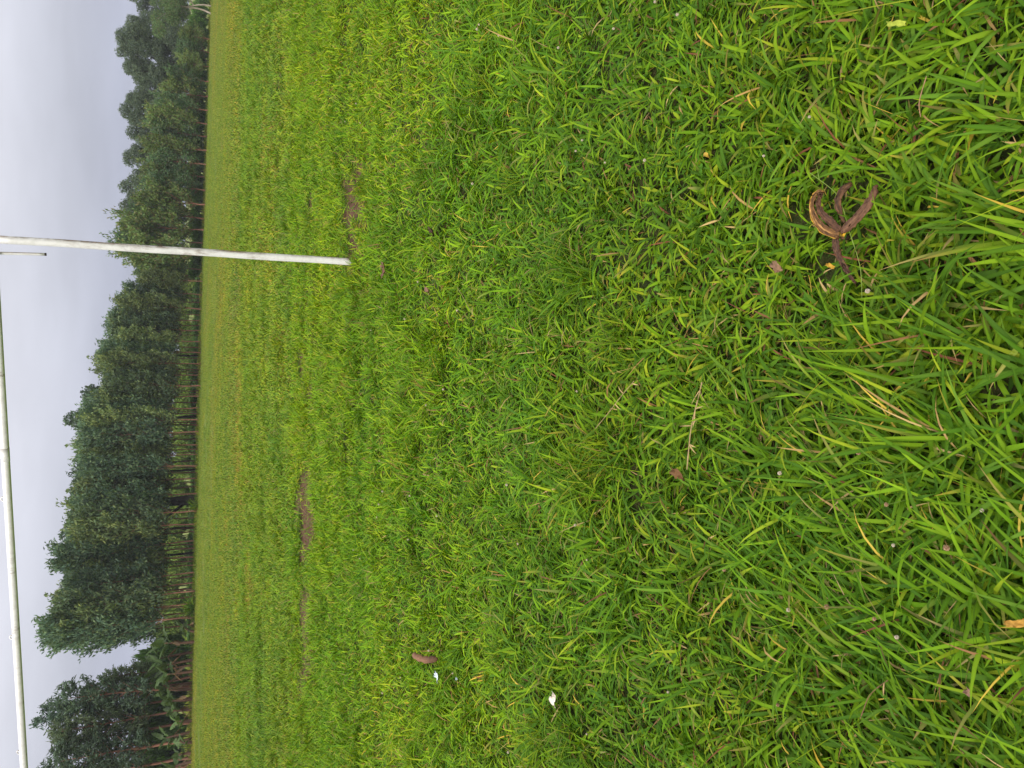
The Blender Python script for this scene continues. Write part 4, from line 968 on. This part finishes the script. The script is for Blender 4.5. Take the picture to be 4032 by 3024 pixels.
# fallen leaves
def leafy(path, col, w, label, name='fallen_leaf', seed=0):
    crumple(name, path, label, 'leaf', col, w, seed, 10)
leafy([(3040, 1036, .055, .5), (3058, 1050, .065, 1.1), (3072, 1066, .06, .7)], (0.26, 0.15, 0.085), 0.020, 'tan curled dead leaf near the tail of the banana peel', seed=11)
leafy([(3250, 1042, .06, .4), (3268, 1046, .07, 1.0), (3286, 1054, .065, .6)], (0.50, 0.29, 0.03), 0.009, 'orange yellow curled leaf just beside the banana peel tail', seed=12)
leafy([(3492, 95, .085, .9), (3530, 94, .09, 1.0), (3568, 92, .085, .9)], (0.36, 0.42, 0.05), 0.0095, 'bright yellow-green cut leaf blade lying flat, near the photo edge', seed=13)
leafy([(1672, 1130, .085, .5), (1683, 1142, .095, 1.1), (1690, 1158, .08, .5)], (0.252, 0.133, 0.084), 0.022, 'pinkish brown dead leaf in the bright grass', seed=14)
leafy([(1502, 1038, .085, .7), (1514, 1050, .095, 1.0), (1510, 1075, .085, .8), (1502, 1090, .07, .4)], (0.175, 0.084, 0.052), 0.035, 'brown ragged dead leaf close to the foot of the goal post', seed=15)
leafy([(1690, 900, .08, .5), (1702, 912, .09, 1.0), (1708, 926, .07, .6)], (0.07, 0.035, 0.02), 0.03, 'dark brown curled dead leaf sunk in the bright grass', seed=16)
leafy([(3955, 2452, .085, .4), (3990, 2456, .09, 1.0), (4034, 2452, .085, .9)], (0.434, 0.238, 0.042), 0.012, 'orange withered leaf tip at the photo edge', seed=17)
leafy([(2770, 612, .07, .5), (2782, 608, .075, 1.0), (2795, 622, .06, .6)], (0.50, 0.33, 0.05), 0.009, 'mustard yellow dead leaf curled among long grass', seed=18)
leafy([(3808, 2715, .08, .8), (3812, 2730, .085, 1.0), (3818, 2745, .07, .6)], (0.28, 0.16, 0.11), 0.012, 'brown bud-like dead leaf by the lower photo corner', seed=19)
leafy([(2640, 1850, .075, .6), (2672, 1868, .08, 1.1), (2690, 1885, .06, .7)], (0.168, 0.084, 0.032), 0.022, 'rusty brown dead leaf at the end of the dry runner', seed=20)
# dry runners, twig and a long stalk
def runner(pts, r, col, label, leaves, cat, name, seed, lift=0.085, wcol=(0.40, 0.28, 0.12)):
    g = np.random.default_rng(seed); A = [gp(x, y, lift + g.normal(0, 0.004)) for x, y in pts]; o3 = A[0] - np.array([0, 0, lift]); P = spline(np.array(A) - o3, 24)
    e = empty(name, tuple(o3)); tag(e, label, cat)
    mb = MB(); rr = 0.75 * r * (1 + 0.45 * (np.arange(24) % 5 == 0)); mb.tube(P, rr, 7, True, np.array(col) * 0.8); obj('stalk', mb.mesh('stalk', [M_LITTER], True), e)
    for k in range(leaves):
        b = P[2 + (k * 5) % 20]; c = np.array(wcol) * g.uniform(0.7, 1.3)
        V, Q, C = ribbons(b[None], g.uniform(0, 6.28, 1), g.uniform(0.0, 0.5, 1), g.uniform(0.2, 0.9, 1), g.uniform(0.03, 0.06, 1), np.array([0.004]), c[None], 4, 0.25, g.normal(0, 0.6, 1))
        obj('leaf', mesh_np('leaf', V, Q, [M_LITTER], C, True), e)
runner([(2764, 1505), (2746, 1581), (2732, 1636), (2719, 1703), (2712, 1771), (2705, 1848)], 0.0021, (0.44, 0.31, 0.15), 'pale dry jointed grass runner with withered leaves, the longest tan stalk', 8, 'dry stalk', 'dry_runner', 1)
runner([(2497, 1500), (2450, 1555), (2400, 1620), (2344, 1688)], 0.0014, (0.40, 0.28, 0.13), 'thin tan dry stalk slanting towards the large yellowish tuft', 3, 'dry stalk', 'dry_runner', 2)
runner([(3495, 2679), (3450, 2712), (3420, 2745), (3402, 2790), (3387, 2830)], 0.0013, (0.22, 0.12, 0.06), 'brown jointed twig lying in the dark grass near the photo corner', 1, 'twig', 'twig', 3)
runner([(3625, 460), (3620, 400), (3648, 300)], 0.0011, (0.42, 0.24, 0.13), 'short pinkish dry stalk bent at the top, in the shaded grass', 0, 'dry stalk', 'dry_runner', 4)
runner([(3188, 680), (3286, 755), (3318, 817), (3347, 918), (3387, 1052), (3394, 1179)], 0.0010, (0.24, 0.34, 0.06), 'long pale green grass stalk lying across the banana peel', 1, 'grass stalk', 'grass_stalk', 5, 0.062, (0.2, 0.3, 0.05))
runner([(1865, 1245), (1835, 1190), (1800, 1130)], 0.0012, (0.38, 0.26, 0.14), 'thin brown dry stalk in the bright grass, short and straight', 2, 'dry stalk', 'dry_runner', 6)
# spiky clumps of grass at the foot of the trees
for i, (x, y, s, lab) in enumerate([(752, 1992, 1.0, 'bright green spiky grass clump at the foot of the thick dark trunk'), (748, 2395, 1.25, 'bright green spiky grass clump between reddish trunks near the banana plants')]):
    Y = dist(y) - 1.2; X = az(y) * Y; me = clump(950 + i, 140, 0.25, (0.6, 1.2), (0.03, 0.06), (0.5, 1.5), (0.3, 1.3), 4, (0.8, 0.1, 0.1, 0.0), mat=M_GRASS_FAR)
    o = obj('grass_clump', me); o.location = (X, Y, float(gz(X, Y))); o.scale = (s, s, s); tag(o, lab, 'grass clump')

# ------------------------------------------------------------------ thin moist air over the whole field
def haze():
    x0, x1, y0, y1, z0, z1 = -420, 420, -70, 520, -30, 22
    V = [(x, y, z) for z in (z0, z1) for y in (y0, y1) for x in (x0, x1)]
    Q = [(0, 2, 3, 1), (4, 5, 7, 6), (0, 1, 5, 4), (2, 6, 7, 3), (0, 4, 6, 2), (1, 3, 7, 5)]
    mt, ns, ls = new_mat('moist_air'); pv = N(ns, 'ShaderNodeVolumePrincipled'); pv.inputs['Color'].default_value = (0.88, 0.92, 1.0, 1); pv.inputs['Density'].default_value = 0.00034
    o = N(ns, 'ShaderNodeOutputMaterial'); ls.new(pv.outputs[0], o.inputs['Volume'])
    kind(obj('haze', mesh_np('haze', np.array(V, float), np.array(Q), [mt])), 'stuff')['label'] = 'thin moist air over the field'
haze()
